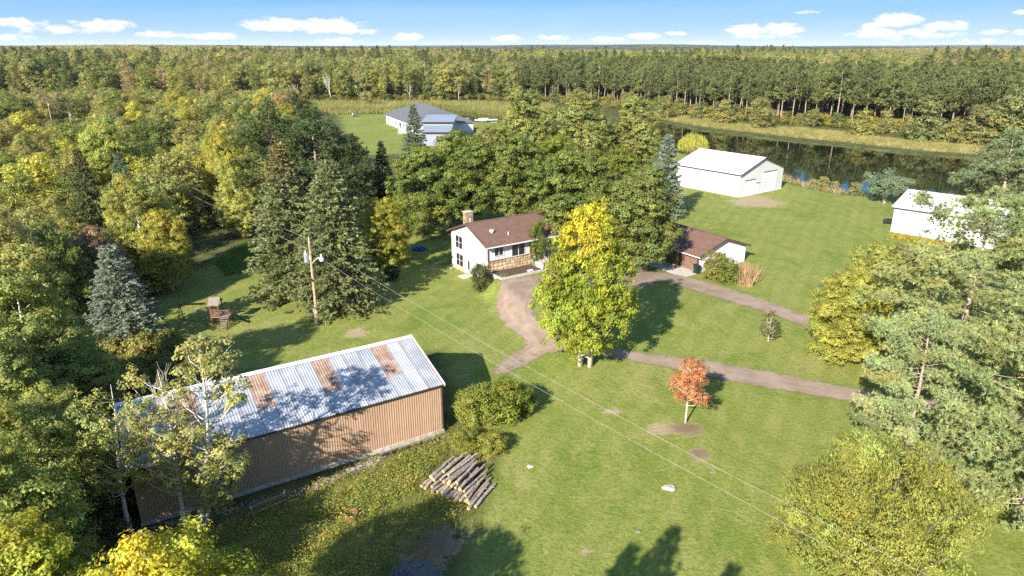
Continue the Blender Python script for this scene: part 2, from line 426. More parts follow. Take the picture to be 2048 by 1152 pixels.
    # wild floor of the woods
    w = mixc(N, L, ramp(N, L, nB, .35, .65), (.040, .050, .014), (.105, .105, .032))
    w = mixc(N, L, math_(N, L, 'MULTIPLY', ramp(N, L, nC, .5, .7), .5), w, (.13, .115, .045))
    t = mixc(N, L, ramp(N, L, nB, .35, .68), (.225, .21, .075), (.165, .18, .045))
    t = mixc(N, L, math_(N, L, 'MULTIPLY', ramp(N, L, nC, .48, .7), .4), t, (.30, .26, .12))
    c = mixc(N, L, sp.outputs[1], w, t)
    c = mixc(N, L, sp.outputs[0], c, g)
    # bare patches broken up by noise
    dn = math_(N, L, 'ADD', sp.outputs[2], math_(N, L, 'MULTIPLY', math_(N, L, 'SUBTRACT', nC, .5), 2.2))
    dn = math_(N, L, 'ADD', dn, math_(N, L, 'MULTIPLY', math_(N, L, 'SUBTRACT', nB, .5), 1.8))
    dd = ramp(N, L, dn, .42, .85)
    dcol = mixc(N, L, nC, (.30, .21, .125), (.40, .315, .21))
    dcol = mixc(N, L, za.outputs['Alpha'], dcol, mixc(N, L, nC, (.10, .062, .038), (.26, .175, .11)))
    c = mixc(N, L, math_(N, L, 'MULTIPLY', dd, .92), c, dcol)
    L.new(c, b.inputs['Base Color']); b.inputs['Roughness'].default_value = .9; b.inputs['Specular IOR Level'].default_value = .15
    hh = math_(N, L, 'ADD', math_(N, L, 'MULTIPLY', nD, .6), nC)
    bump(N, L, b, hh, .9, .10)
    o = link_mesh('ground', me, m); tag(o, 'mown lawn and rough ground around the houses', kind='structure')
build_terrain()

def build_water(name, poly, label, grow_=2.5):
    c = np.mean(poly, axis=0)
    mb = MB(); n = len(poly)
    v = []
    for i in range(n):
        a, b_, d = poly[i - 1], poly[i], poly[(i + 1) % n]
        t = (d - a) / (np.linalg.norm(d - a) + 1e-9); nn = np.array([t[1], -t[0]])
        q = b_ + nn * grow_
        if poly_sd(poly, q[0], q[1]) > 0: q = b_ - nn * grow_
        v.append((q[0], q[1], -.42))
    mb.add(v, [tuple(range(n))])
    m, nt, N, L, b = newmat(name + '_water')
    b.inputs['Base Color'].default_value = (.010, .012, .005, 1); b.inputs['Roughness'].default_value = .03; b.inputs['IOR'].default_value = 1.33
    b.inputs['Specular IOR Level'].default_value = .9
    tc = N.new('ShaderNodeTexCoord')
    mp = N.new('ShaderNodeMapping'); mp.inputs['Scale'].default_value = (1, .5, 1); L.new(tc.outputs['Object'], mp.inputs[0])
    n1 = noise(N, L, mp.outputs[0], .5, 3, .5)
    bump(N, L, b, n1, .045, .25)
    me = mb.mesh(name)
    bm = bmesh.new(); bm.from_mesh(me); bmesh.ops.triangulate(bm, faces=bm.faces, ngon_method='EAR_CLIP')
    for f in bm.faces:
        if f.normal.z < 0: f.normal_flip()
    bm.to_mesh(me); bm.free()
    tag(link_mesh(name, me, m), label, kind='structure')
build_water('pond', POND, 'dark still pond mirroring the pine trees')
build_water('pond', POND2, 'narrow dark pond behind the grey house')

ROAD = [
    [(1003, 560), (993, 590), (991, 625), (1008, 652), (1040, 676), (1052, 690), (1030, 704), (1003, 722), (982, 748), (1000, 752), (1045, 736), (1090, 708), (1130, 702), (1200, 713), (1260, 723), (1330, 735), (1420, 756),
     (1540, 777), (1690, 802), (1830, 826), (2100, 870), (2100, 835), (1830, 795), (1690, 774), (1550, 746), (1430, 724), (1330, 712), (1240, 700), (1180, 690), (1130, 669), (1100, 656), (1074, 640), (1064, 615), (1074, 590), (1092, 566), (1120, 545)],
    [(1285, 552), (1340, 567), (1420, 592), (1500, 615), (1620, 657), (1760, 705), (1900, 760), (1900, 730), (1760, 682), (1620, 634), (1520, 597), (1440, 572), (1400, 560), (1330, 545)],
    [(1060, 562), (1100, 541), (1200, 537), (1290, 540), (1350, 552), (1290, 575), (1200, 572), (1090, 592)],
]
def build_drive():
    polys = [[P(*q)[:2] for q in poly] for poly in ROAD]
    st = .4
    xs = np.arange(-9, 75, st); ys = np.arange(40, 100, st)
    X, Y = np.meshgrid(xs, ys)
    sd = np.max([poly_sd(p, X, Y) for p in polys], axis=0)
    Z = mesh_ground(X, Y) + .05
    keep = np.zeros(X.shape, bool)
    c = (sd > -.45)
    cell = c[:-1, :-1] & c[1:, :-1] & c[:-1, 1:] & c[1:, 1:]
    idx = -np.ones(X.shape, int); used = np.zeros(X.shape, bool)
    used[:-1, :-1] |= cell; used[1:, :-1] |= cell; used[:-1, 1:] |= cell; used[1:, 1:] |= cell
    idx[used] = np.arange(used.sum())
    v = np.stack([X[used], Y[used], Z[used]], -1)
    f = np.stack([idx[:-1, :-1][cell], idx[:-1, 1:][cell], idx[1:, 1:][cell], idx[1:, :-1][cell]], -1)
    me = bpy.data.meshes.new('driveway'); me.from_pydata(v.tolist(), [], f.tolist())
    a = me.attributes.new('edge', 'FLOAT', 'POINT'); a.data.foreach_set('value', sd[used].astype(np.float32))
    tr = G0(985, 748); tr2 = G0(1090, 700)
    soil = smooth(9, 2, np.hypot(v[:, 0] - tr[0], (v[:, 1] - tr[1]))).astype(np.float32)
    a2 = me.attributes.new('soil', 'FLOAT', 'POINT'); a2.data.foreach_set('value', soil)
    m, nt, N, L, b = newmat('gravel_drive')
    tc = N.new('ShaderNodeTexCoord'); vec = tc.outputs['Object']
    e = N.new('ShaderNodeAttribute'); e.attribute_name = 'edge'; so = N.new('ShaderNodeAttribute'); so.attribute_name = 'soil'
    n1 = noise(N, L, vec, .5, 5, .65); n2 = noise(N, L, vec, 6, 4, .75); n3 = noise(N, L, vec, 1.6, 4, .6)
    c = mixc(N, L, ramp(N, L, n1, .3, .7), (.225, .158, .108), (.315, .238, .175))
    c = mixc(N, L, math_(N, L, 'MULTIPLY', ramp(N, L, n2, .5, .75), .5), c, (.39, .31, .245))
    c = mixc(N, L, math_(N, L, 'MULTIPLY', ramp(N, L, n2, .45, .25), .4), c, (.24, .175, .13))
    # darker worn wheel tracks follow the verge
    tk = math_(N, L, 'PINGPONG', math_(N, L, 'SUBTRACT', e.outputs['Fac'], .25), .85)
    c = mixc(N, L, math_(N, L, 'MULTIPLY', ramp(N, L, tk, .55, .85), .25), c, (.37, .295, .23))
    c = mixc(N, L, math_(N, L, 'MULTIPLY', ramp(N, L, n3, .5, .68), math_(N, L, 'ADD', .12, math_(N, L, 'MULTIPLY', so.outputs['Fac'], .8))), c, (.19, .12, .075))
    L.new(c, b.inputs['Base Color']); b.inputs['Roughness'].default_value = .95; b.inputs['Specular IOR Level'].default_value = .2
    bump(N, L, b, n2, .5, .04)
    al = math_(N, L, 'ADD', e.outputs['Fac'], math_(N, L, 'ADD', math_(N, L, 'MULTIPLY', math_(N, L, 'SUBTRACT', n3, .5), 1.7), math_(N, L, 'MULTIPLY', math_(N, L, 'SUBTRACT', n2, .5), .7)))
    L.new(ramp(N, L, al, -.12, .25), b.inputs['Alpha'])
    tag(link_mesh('driveway', me, m), 'pale gravel driveway curving between house, garage and lawn', kind='structure')
build_drive()

# ------------------------------------------------------------------ building materials
M_ = {}
M_['bright_siding'] = simple('bright_siding', (.80, .79, .775), .5, .05, 3, bumps=.03)
M_['white_siding'] = simple('white_siding', (.60, .585, .565), .55, .05, 3, bumps=.03)
M_['cream_metal'] = simple('cream_metal', (.62, .595, .55), .45, .04, 2, bumps=.02)
M_['white_metal'] = simple('white_metal', (.66, .66, .67), .4, .03, 2, bumps=.01)
M_['white_paint'] = simple('white_paint', (.68, .68, .67), .5, .05, 3, bumps=.02)
M_['dark_trim'] = simple('dark_trim', (.050, .034, .026), .6, .2, 5)
M_['brown_trim'] = simple('brown_trim', (.10, .060, .042), .6, .2, 5)
M_['shingle'] = simple('brown_shingle', (.135, .072, .050), .9, .45, 9, bumps=.6, col2=(.16, .088, .062))
M_['grey_shingle'] = simple('grey_shingle', (.115, .115, .125), .9, .35, 5, bumps=.4)
M_['blue_metal'] = simple('blue_grey_metal', (.27, .305, .35), .5, .06, 2, metal=.1, bumps=.02)
M_['grey_wall'] = simple('grey_wall', (.25, .27, .31), .6, .08, 3)
M_['pale_wall'] = simple('pale_wall', (.55, .57, .62), .6, .08, 3)
M_['navy'] = simple('navy_metal', (.014, .020, .045), .5, .2, 3)
M_['concrete'] = simple('concrete', (.46, .41, .35), .85, .25, 4)
M_['mulch'] = simple('mulch', (.085, .050, .035), .95, .5, 7, bumps=.9)
M_['stone'] = simple('tan_stone', (.46, .36, .23), .85, .4, 2.5, bumps=.5, objcol=True)
M_['mortar'] = simple('mortar', (.34, .28, .21), .95, .2, 6)
M_['glass'] = None
def mk_glass():
    m, nt, N, L, b = newmat('window_glass')
    b.inputs['Base Color'].default_value = (.022, .022, .024, 1); b.inputs['Roughness'].default_value = .06; b.inputs['Specular IOR Level'].default_value = .6
    return m
M_['glass'] = mk_glass()
M_['wood_door'] = simple('brown_wood_door', (.19, .115, .075), .7, .25, 5)
M_['weathered'] = simple('weathered_wood', (.23, .19, .15), .85, .3, 6)
M_['redwood'] = simple('stained_wood', (.17, .075, .04), .75, .3, 6)
M_['pole_wood'] = simple('pole_wood', (.42, .29, .19), .85, .3, 4)
M_['galv'] = simple('galvanised', (.55, .57, .60), .4, .1, 5, metal=.6)
M_['black'] = simple('black_plastic', (.018, .020, .020), .5, .2, 5)

def frame_thing(name, label, cat, x, y, t, z=0, group=None):
    return thing(name, label, cat, (x, y, z), t, group)

# ------------------------------------------------------------------ the brown barn
def barn():
    x, y, t, L_, W_, ze, zr = -5.278, 45.69, -2.581, 20.66, 9.9, 4.2, 5.93
    half, zb = 5.615, 3.66
    o = frame_thing('barn', 'long brown metal barn with rusty galvanised roof in the foreground', 'barn', x, y, t)
    # local: X runs left along the front, -Y goes back (away from the camera)
    m, nt, N, L, b = newmat('brown_steel')
    tc = N.new('ShaderNodeTexCoord'); n1 = noise(N, L, tc.outputs['Object'], 1.2, 4); 
    mp = N.new('ShaderNodeMapping'); mp.inputs['Scale'].default_value = (6, 6, .5); L.new(tc.outputs['Object'], mp.inputs[0])
    n2 = noise(N, L, mp.outputs[0], 1.5, 4)
    c = mixc(N, L, ramp(N, L, n1, .3, .7), (.40, .255, .16), (.455, .295, .185))
    c = mixc(N, L, math_(N, L, 'MULTIPLY', ramp(N, L, n2, .5, .75), .3), c, (.36, .215, .13))
    oi = N.new('ShaderNodeObjectInfo'); c = mixc(N, L, 1.0, c, oi.outputs['Color'], 'MULTIPLY')
    L.new(c, b.inputs['Base Color']); b.inputs['Roughness'].default_value = .55
    brown = m
    nW = 23; pw = L_ / nW
    def wall_panel_mesh():
        mb = MB(); n = 5
        pts = []
        for k in range(n):
            u0 = k * pw / n; s = pw / n
            pts += [(u0, .0), (u0 + s * .62, .0), (u0 + s * .70, .022), (u0 + s * .92, .022)]
        pts.append((pw - .004, 0.0))
        v = [(u, d, z) for z in (.30, ze - .02) for (u, d) in pts]; k = len(pts)
        return mb.add(v, [(i, i + 1, k + i + 1, k + i) for i in range(k - 1)]).mesh('wall_panel')
    wm = wall_panel_mesh()
    rnd = random.Random(3)
    door_lo, door_hi = 15.45, 17.3
    for i in range(nW):
        if door_lo < (i + .5) * pw < door_hi: continue
        q = link_mesh('wall_panel', wm, brown, o, (i * pw, .02, 0)); s = rnd.uniform(.93, 1.05); q.color = (s, s, s, 1)
        if i == 0: wm.materials.clear() if False else None
    # inner frame of the wall behind the panels, back and gables
    MB().prism([(0.02, .3), (L_ - .02, .3), (L_ - .02, ze - .05), (0.02, ze - .05)], -.01, -.12).build('wall_core', M_['dark_trim'], o)
    gab = MB(); gab.prism([(-.14, .3), (-W_ + .02, .3), (-W_ + .02, zb), (-half, zr - .05), (-.14, ze)], .0, .06, axis='x'); gab.build('gable_wall', brown, o)
    gab = MB(); gab.prism([(-.14, .3), (-W_ + .02, .3), (-W_ + .02, zb), (-half, zr - .05), (-.14, ze)], L_ - .06, L_, axis='x'); gab.build('gable_wall', brown, o)
    MB().box(.06, L_ - .06, -W_, -W_ + .06, .3, zb).build('back_wall', brown, o)
    # splash boards
    MB().box(-.05, L_ + .05, .0, .10, -.1, .32).build('splash_board', M_['concrete'], o)
    MB().box(-.06, .0, -W_, 0, -.1, .31).build('splash_board', M_['concrete'], o)
    # roof panels
    rm, nt, N, L, b = newmat('galvanised_roof')
    tc = N.new('ShaderNodeTexCoord'); vec = tc.outputs['Object']; oi = N.new('ShaderNodeObjectInfo')
    sx = N.new('ShaderNodeSeparateXYZ'); L.new(vec, sx.inputs[0])
    ofs = N.new('ShaderNodeVectorMath'); ofs.operation = 'ADD'; L.new(vec, ofs.inputs[0])
    cx = N.new('ShaderNodeCombineXYZ'); L.new(math_(N, L, 'MULTIPLY', oi.outputs['Random'], 50.0), cx.inputs[0]); L.new(cx.outputs[0], ofs.inputs[1])
    mp = N.new('ShaderNodeMapping'); mp.inputs['Scale'].default_value = (4, .6, .6); L.new(ofs.outputs[0], mp.inputs[0])
    n1 = noise(N, L, mp.outputs[0], 1.3, 5, .65); n2 = noise(N, L, ofs.outputs[0], .7, 4)
    c = mixc(N, L, ramp(N, L, n2, .3, .7), (.31, .325, .35), (.44, .45, .465))
    c = mixc(N, L, 1.0, c, oi.outputs['Color'], 'MULTIPLY')
    # rust runs along the lap seam (x near 0) and in streaks
    seam = ramp(N, L, sx.outputs[0], .20, .02)
    rf = math_(N, L, 'ADD', math_(N, L, 'MULTIPLY', seam, .62), math_(N, L, 'MULTIPLY', n1, .62))
    rf = ramp(N, L, rf, .42, .66)
    c = mixc(N, L, math_(N, L, 'MULTIPLY', rf, .72), c, (.23, .14, .08))
    L.new(c, b.inputs['Base Color']); b.inputs['Roughness'].default_value = .5; b.inputs['Metallic'].default_value = .15
    fm = simple('faded_brown_sheet', (.30, .185, .13), .75, .25, 1.6, objcol=True, col2=(.33, .225, .17))
    nR = 18; rp = (L_ + .2) / nR; rise = zr - ze
    def roof_panel_mesh(f0, f1, lift, back=False):
        mb = MB(); n = 6; pts = []
        for k in range(n):
            u0 = k * rp / n; s = rp / n
            pts += [(u0, 0), (u0 + s * .45, 0), (u0 + s * .6, .028), (u0 + s * .85, .028)]
        pts[0] = (0, .030); pts.append((rp + .06, .012 + 0.018))
        v = []
        for fr in (f0, f1):
            for (u, d) in pts:
                yy = .22 - fr * (half + .22); zz = ze - .06 + fr * (rise + .06)
                if back: yy = -W_ - .2 + fr * (W_ - half + .2); zz = zb - .06 + fr * (zr - zb + .06)
                v.append((u, yy, zz + d + lift))
        k = len(pts)
        return mb.add(v, [(i, i + 1, k + i + 1, k + i) for i in range(k - 1)]).mesh('roof_panel')
    full = roof_panel_mesh(0, 1, .03); backm = roof_panel_mesh(0, 1, .03, True); low = roof_panel_mesh(0, .40, .03); up = roof_panel_mesh(.36, 1, .045)
    ctr = Vector((x, y)); ux = Vector((math.cos(t), math.sin(t))); vy = Vector((-math.sin(t), math.cos(t)))
    def seam_u(px):   # where along the ridge the photograph shows a brown sheet
        best = None
        for k in range(2000):
            u = k * L_ / 2000; p3 = ctr + ux * u - vy * half
            d = Vector((p3.x, p3.y, zr - H)); c_, s_ = math.cos(PITCH), math.sin(PITCH)
            q = 1024 + F * d.x / (d.y * c_ - d.z * s_)
            if best is None or abs(q - px) < best[0]: best = (abs(q - px), u)
        return best[1]
    brown_i = set(int((seam_u(p) + .1) / rp) for p in (740, 634, 514, 372))
    for i in range(nR):
        u = -.1 + i * rp
        s = rnd.uniform(.88, 1.08)
        if i in brown_i:
            q = link_mesh('roof_panel', low, rm, o, (u, 0, 0)); q.color = (s, s, s, 1)
            q = link_mesh('roof_panel', up, fm, o, (u, 0, 0)); q.color = (s, s, s, 1); q['label'] = 'faded brown roof sheet'
        else:
            q = link_mesh('roof_panel', full, rm, o, (u, 0, 0)); q.color = (s, s * .99, s * .98, 1)
        q = link_mesh('roof_panel', backm, rm, o, (u, 0, 0)); q.color = (s, s, s, 1)
    # ridge cap, rake and eave trim
    cap = MB(); s_ = rise / half
    for sg in (1, -1):
        s_ = rise / half if sg == 1 else (zr - zb) / (W_ - half)
        yy = -half + sg * .36
        cap.add([(-.12, -half, zr + .10), (L_ + .12, -half, zr + .10), (L_ + .12, yy, zr + .10 - .36 * s_), (-.12, yy, zr + .10 - .36 * s_)], [(0, 1, 2, 3)])
    cap.build('ridge_cap', M_['white_metal'], o)
    for u in (-.20, L_ + .10):
        for sg in (0, 1):
            rk = MB(); y0, y1 = (.24, -half) if sg == 0 else (-W_ - .24, -half)
            z0_, z1_ = (ze if sg == 0 else zb) - .07, zr + .02
            rk.add([(u, y0, z0_ + .11), (u + .10, y0, z0_ + .11), (u + .10, y1, z1_ + .11), (u, y1, z1_ + .11), (u, y0, z0_ - .10), (u + .10, y0, z0_ - .10), (u + .10, y1, z1_ - .10), (u, y1, z1_ - .10)],
                   [(0, 1, 2, 3), (7, 6, 5, 4), (0, 4, 5, 1), (1, 5, 6, 2), (2, 6, 7, 3), (3, 7, 4, 0)])
            rk.build('rake_trim', M_['white_metal'], o)
    MB().box(-.1, L_ + .1, .16, .22, ze - .16, ze - .05).build('eave_trim', M_['dark_trim'], o)
    MB().box(-.02, .07, .03, .075, .3, ze - .06).build('corner_trim', M_['brown_trim'], o)
    # doorway with a pale sliding leaf
    MB().box(door_lo, door_hi, .0, .025, .25, 2.6).build('doorway_back', M_['weathered'], o)
    d = MB().box(15.62, 16.02, .03, .09, .2, 2.5).build('door', M_['galv'], o); d['label'] = 'pale grey narrow door'
    MB().box(door_lo, door_hi, .02, .06, 2.6, ze - .05).build('door_header', brown, o)
    return o
barn()

# ------------------------------------------------------------------ windows
def window(parent, w, h, loc, normal='front', lights=2, frame_mat=None, name='window', bars=True):
    """flat window set on a wall; local X along the wall, Y out of the wall"""
    fm = frame_mat or M_['white_paint']
    mb = MB(); t_ = .07
    mb.box(-w / 2 - t_, w / 2 + t_, .0, .06, -t_, 0); mb.box(-w / 2 - t_, w / 2 + t_, 0, .06, h, h + t_)
    mb.box(-w / 2 - t_, -w / 2, 0, .06, 0, h); mb.box(w / 2, w / 2 + t_, 0, .06, 0, h)
    rot = {'front': 0, 'left': R(90), 'right': R(-90), 'back': R(180)}[normal] if isinstance(normal, str) else normal
    f = mb.build(name, fm, parent, loc, (0, 0, rot))
    for k in range(lights):
        x0 = -w / 2 + k * w / lights; x1 = x0 + w / lights
        MB().box(x0 + .035, x1 - .035, .005, .025, .02, h - .02).build('pane', M_['glass'], f)
        if bars:
            MB().box(x0 + .035, x1 - .035, .026, .04, h / 2 - .02, h / 2 + .02).build('sash_bar', M_['white_paint'], f)
    sb = MB()
    for k in range(1, lights):
        xx = -w / 2 + k * w / lights; sb.box(xx - .035, xx + .035, .0, .05, 0, h)
    if lights > 1: sb.build('mullion', M_['white_paint'], f)
    return f

# ------------------------------------------------------------------ the split-level house
def house():
    h = HOUSE; W_, ze, zr = h['W'], h['ze'], h['zr']; L_ = 15.5
    o = frame_thing('house', 'white split level house with brown roof, stone chimney and stone lower wall', 'house', h['x'], h['y'], h['t'])
    # local: X along the front, Y back along the gable (W_)
    half = W_ / 2
    zs = 2.95     # top of the stone
    MB().prism([(0, .5), (W_, .5), (W_, ze), (half, zr - .05), (0, ze)], -.0, .12, axis='x').build('gable_wall', M_['white_siding'], o)
    MB().prism([(0, -.4), (W_, -.4), (W_, ze), (half, zr - .05), (0, ze)], L_ - .12, L_, axis='x').build('gable_wall', M_['white_siding'], o)
    MB().box(.12, L_ - .12, 0, .12, zs, ze).build('front_wall', M_['white_siding'], o)
    MB().box(.12, L_ - .12, W_ - .12, W_, -.4, ze).build('back_wall', M_['white_siding'], o)
    MB().box(.0, .10, 0, W_, -.4, .499).build('foundation', M_['mortar'], o)
    # front stone wall with its single stones
    sw = MB().box(.02, 6.9, -.02, .118, -.3, zs - .001).build('stone_wall', M_['mortar'], o)
    MB().box(6.9, L_ - .12, .0, .118, -.3, zs - .001).build('stone_wall', M_['mortar'], o)
    rnd = random.Random(11)
    def stone_mesh(w, hh):
        mb = MB(); n = rnd.randint(5, 7); pts = []
        for k in range(n):
            a = 2 * math.pi * (k + rnd.uniform(-.25, .25)) / n
            pts.append((max(-w, min(w, w * 1.15 * math.cos(a))), max(-hh, min(hh, hh * 1.15 * math.sin(a)))))
        pts2 = [(p[0] * .82, p[1] * .82) for p in pts]
        v = [(p[0], 0, p[1]) for p in pts] + [(p[0], -.07, p[1]) for p in pts2]
        return mb.add(v, [tuple(range(n, 2 * n))] + [(k, (k + 1) % n, n + (k + 1) % n, n + k) for k in range(n)]).mesh('stone')
    zz = 1.45
    cols = [(1.05, 1.0, .92), (.85, .78, .66), (1.15, 1.05, .85), (1.0, .86, .62), (.72, .66, .60), (1.2, 1.12, 1.0), (1.1, .88, .6)]
    rowh = .42
    zr_ = 1.35; row = 0
    while zr_ < zs - .12:
        u = .18 + (row % 2) * .2
        while u < 6.7:
            w = rnd.uniform(.22, .42)
            if u + w * 2 > 6.85: break
            c = rnd.choice(cols)
            q = link_mesh('stone', stone_mesh(w * .98, rowh * .50 * rnd.uniform(.9, 1.08)), M_['stone'], o, (u + w, -.022, zr_ + rowh * .5 + rnd.uniform(-.05, .05)), (0, rnd.uniform(-.15, .15), 0))
            q.color = (*c, 1); u += 2 * w
        zr_ += rowh; row += 1
    # stone base on the gable
    for k in range(9):
        w = rnd.uniform(.3, .5); yy = W_ - .6 - k * .95
        q = link_mesh('stone', stone_mesh(.45, .24), M_['stone'], o, (-.002, yy, .22), (0, 0, R(-90))); q.color = (*rnd.choice(cols), 1)
    MB().box(.0, 7.0, -.10, .0, zs, zs + .07).build('ledge', M_['brown_trim'], o)
    # stone corner pier at the front left
    MB().box(-.05, .28, -.12, -.025, -.3, zs).build('corner_pier', M_['stone'], o).color = (.75, .62, .5, 1)
    MB().box(-.02, .1, -.11, .0, zs + .08, ze - .1).build('corner_post', M_['brown_trim'], o)
    # roof: two slabs
    oh, og = .62, .42; s_ = (zr - ze) / half
    def slab(sg):
        mb = MB(); ye = -oh if sg else W_ + oh; z0 = ze - oh * s_
        a = [(-og, ye, z0), (L_ + og, ye, z0), (L_ + og, half, zr), (-og, half, zr)]
        tp = [(p[0], p[1], p[2] + .20) for p in a]; bt = [(p[0], p[1], p[2] + .04) for p in a]
        mb.add(bt + tp, [(3, 2, 1, 0), (4, 5, 6, 7), (0, 1, 5, 4), (1, 2, 6, 5), (2, 3, 7, 6), (3, 0, 4, 7)])
        return mb.build('roof', M_['shingle'], o)
    rf = slab(1); slab(0)
    MB().box(-og, L_ + og, half - .14, half + .14, zr + .19, zr + .225).build('ridge_cap', M_['shingle'], o)
    # gutter and fascia
    MB().box(-og, L_ + og, -oh - .10, -oh + .01, ze - oh * s_ + .02, ze - oh * s_ + .15).build('gutter', M_['white_paint'], o)
    for sg in (0, 1):
        mb = MB(); ye = -oh if sg else W_ + oh; z0 = ze - oh * s_
        mb.add([(-og - .03, ye, z0 - .06), (-og - .03, half, zr - .06), (-og - .03, half, zr + .20), (-og - .03, ye, z0 + .20)], [(0, 1, 2, 3)])
        mb.add([(-og - .002, ye, z0 - .06), (-og - .002, half, zr - .06), (-og - .002, half, zr + .20), (-og - .002, ye, z0 + .20)], [(3, 2, 1, 0)])
        mb.build('rake_board', M_['brown_trim'], o)
    MB().add([(-og, -oh, ze - oh * s_ - .02), (L_ + og, -oh, ze - oh * s_ - .02), (L_ + og, 0, ze - .06), (-og, 0, ze - .06)], [(0, 1, 2, 3)]).build('soffit', M_['white_paint'], o)
    # chimney on the left end
    ch = MB().box(.9, 1.9, W_ - 2.5, W_ - 1.6, 2, zr + .95).build('chimney', M_['stone'], o); ch.color = (.66, .58, .55, 1)
    MB().box(.84, 1.96, W_ - 2.56, W_ - 1.54, zr + .95, zr + 1.04).build('chimney_cap', M_['concrete'], ch)
    # roof furniture
    def roofz(yy): return ze + yy * s_ + .20
    mb = MB(); mb.tube([(1.9, 2.0, roofz(2.0) - .05), (1.9, 2.0, roofz(2.0) + .16)], .17, 10); mb.tube([(1.9, 2.0, roofz(2.0) + .16), (1.9, 2.0, roofz(2.0) + .32), (1.9, 2.0, roofz(2.0) + .36)], [.32, .26, .10], 12)
    mb.build('roof_vent', M_['white_metal'], o)
    mb = MB(); mb.tube([(3.7, 1.0, roofz(1.0) - .05), (3.7, 1.0, roofz(1.0) + .42)], .06, 8); mb.build('vent_pipe', M_['white_metal'], o)
    mb = MB(); mb.tube([(.35, half + .1, zr + .15), (.35, half + .1, zr + .75)], .05, 8); mb.build('vent_pipe', M_['white_metal'], o)
    # windows: gable side (faces -X), front (faces -Y)
    def g(w, hh, yy, z, name='window', bars=True): return window(o, w, hh, (-.002, yy, z), R(90), 2, M_['brown_trim'], name, bars)
    g(1.45, 1.45, 7.0, 3.15); g(1.5, 1.45, 6.9, .75); g(1.35, 1.15, 1.9, .95)
    d = MB().box(-.05, .0, 4.05, 5.0, .05, 2.15).build('door', M_['white_paint'], o)
    MB().box(-.062, -.05, 4.3, 4.75, .75, 1.95).build('door_glass', M_['glass'], d)
    MB().box(-.065, -.0, 3.93, 4.05, 0, 2.25).build('door_frame', M_['white_paint'], d); MB().box(-.065, -.0, 5.0, 5.12, 0, 2.25).build('door_frame', M_['white_paint'], d)
    MB().tube([(-.09, 4.14, 1.05), (-.05, 4.14, 1.05)], .03, 8).build('handle', M_['galv'], d)
    window(o, 1.25, 1.05, (1.65, -.002, zs + .62), R(180), 2, M_['white_paint'], bars=False)
    window(o, 1.95, 1.62, (4.55, -.002, zs + .16), R(180), 2, M_['white_paint'], bars=False)
    MB().box(6.3, 7.2, -.05, 0, zs - .5, ze - .35).build('front_door', M_['brown_trim'], o)
    MB().box(9.2, 11.4, -.04, 0, zs + .5, ze - .5).build('window_panel', M_['glass'], o)
    # entrance steps and white retaining wall of the planting bed
    st = MB()
    for k in range(5): st.box(6.65, 8.3, -.6 - k * .36, -.05, 1.3, 2.85 - k * .25)
    st.build('entrance_steps', M_['concrete'], o)
    MB().box(6.42, 6.62, -2.6, -.15, 1.2, 2.25).build('step_wall', M_['white_siding'], o)
    rl = MB(); rl.tube([(8.2, -.3, 3.75), (8.2, -2.0, 2.65)], .04, 6); 
    for yy, z0, z1 in ((-.35, 2.8, 3.72), (-1.1, 2.4, 3.23), (-1.95, 1.7, 2.68)): rl.tube([(8.2, yy, z0), (8.2, yy, z1)], .035, 6)
    rl.build('handrail', M_['dark_trim'], o)
    rl = MB(); rl.tube([(6.52, -.3, 3.45), (6.52, -2.4, 2.95)], .035, 6)
    for yy, z1 in ((-.35, 3.44), (-1.3, 3.2), (-2.35, 2.96)): rl.tube([(6.52, yy, 2.2), (6.52, yy, z1)], .03, 6)
    rl.build('handrail', M_['dark_trim'], o)
    return o
house()
def H2W(u, v, z=None):
    x = HOUSE['x'] + u * HA[0] + v * HB[0]; y = HOUSE['y'] + u * HA[1] + v * HB[1]
    return Vector((x, y, float(ground(x, y)) if z is None else z))
def bed():
    o = frame_thing('planting_bed', 'bare brown mulch bed edged with pale kerb below the stone wall', 'planting bed', HOUSE['x'], HOUSE['y'], HOUSE['t'])
    MB().box(.15, 6.35, -3.0, -.15, .9, 1.66).build('mulch', M_['mulch'], o)
    MB().box(-.05, 6.9, -3.28, -3.0, .7, 1.78).build('kerb', M_['concrete'], o)
    MB().box(-.05, .15, -3.0, -.16, .2, 1.78).build('kerb', M_['concrete'], o)
    MB().box(6.35, 6.9, -3.0, -2.65, .7, 1.74).build('kerb', M_['concrete'], o)
    MB().box(6.9, 9.2, -3.4, -2.0, 1.0, 1.62).build('landing', M_['concrete'], o)
bed()

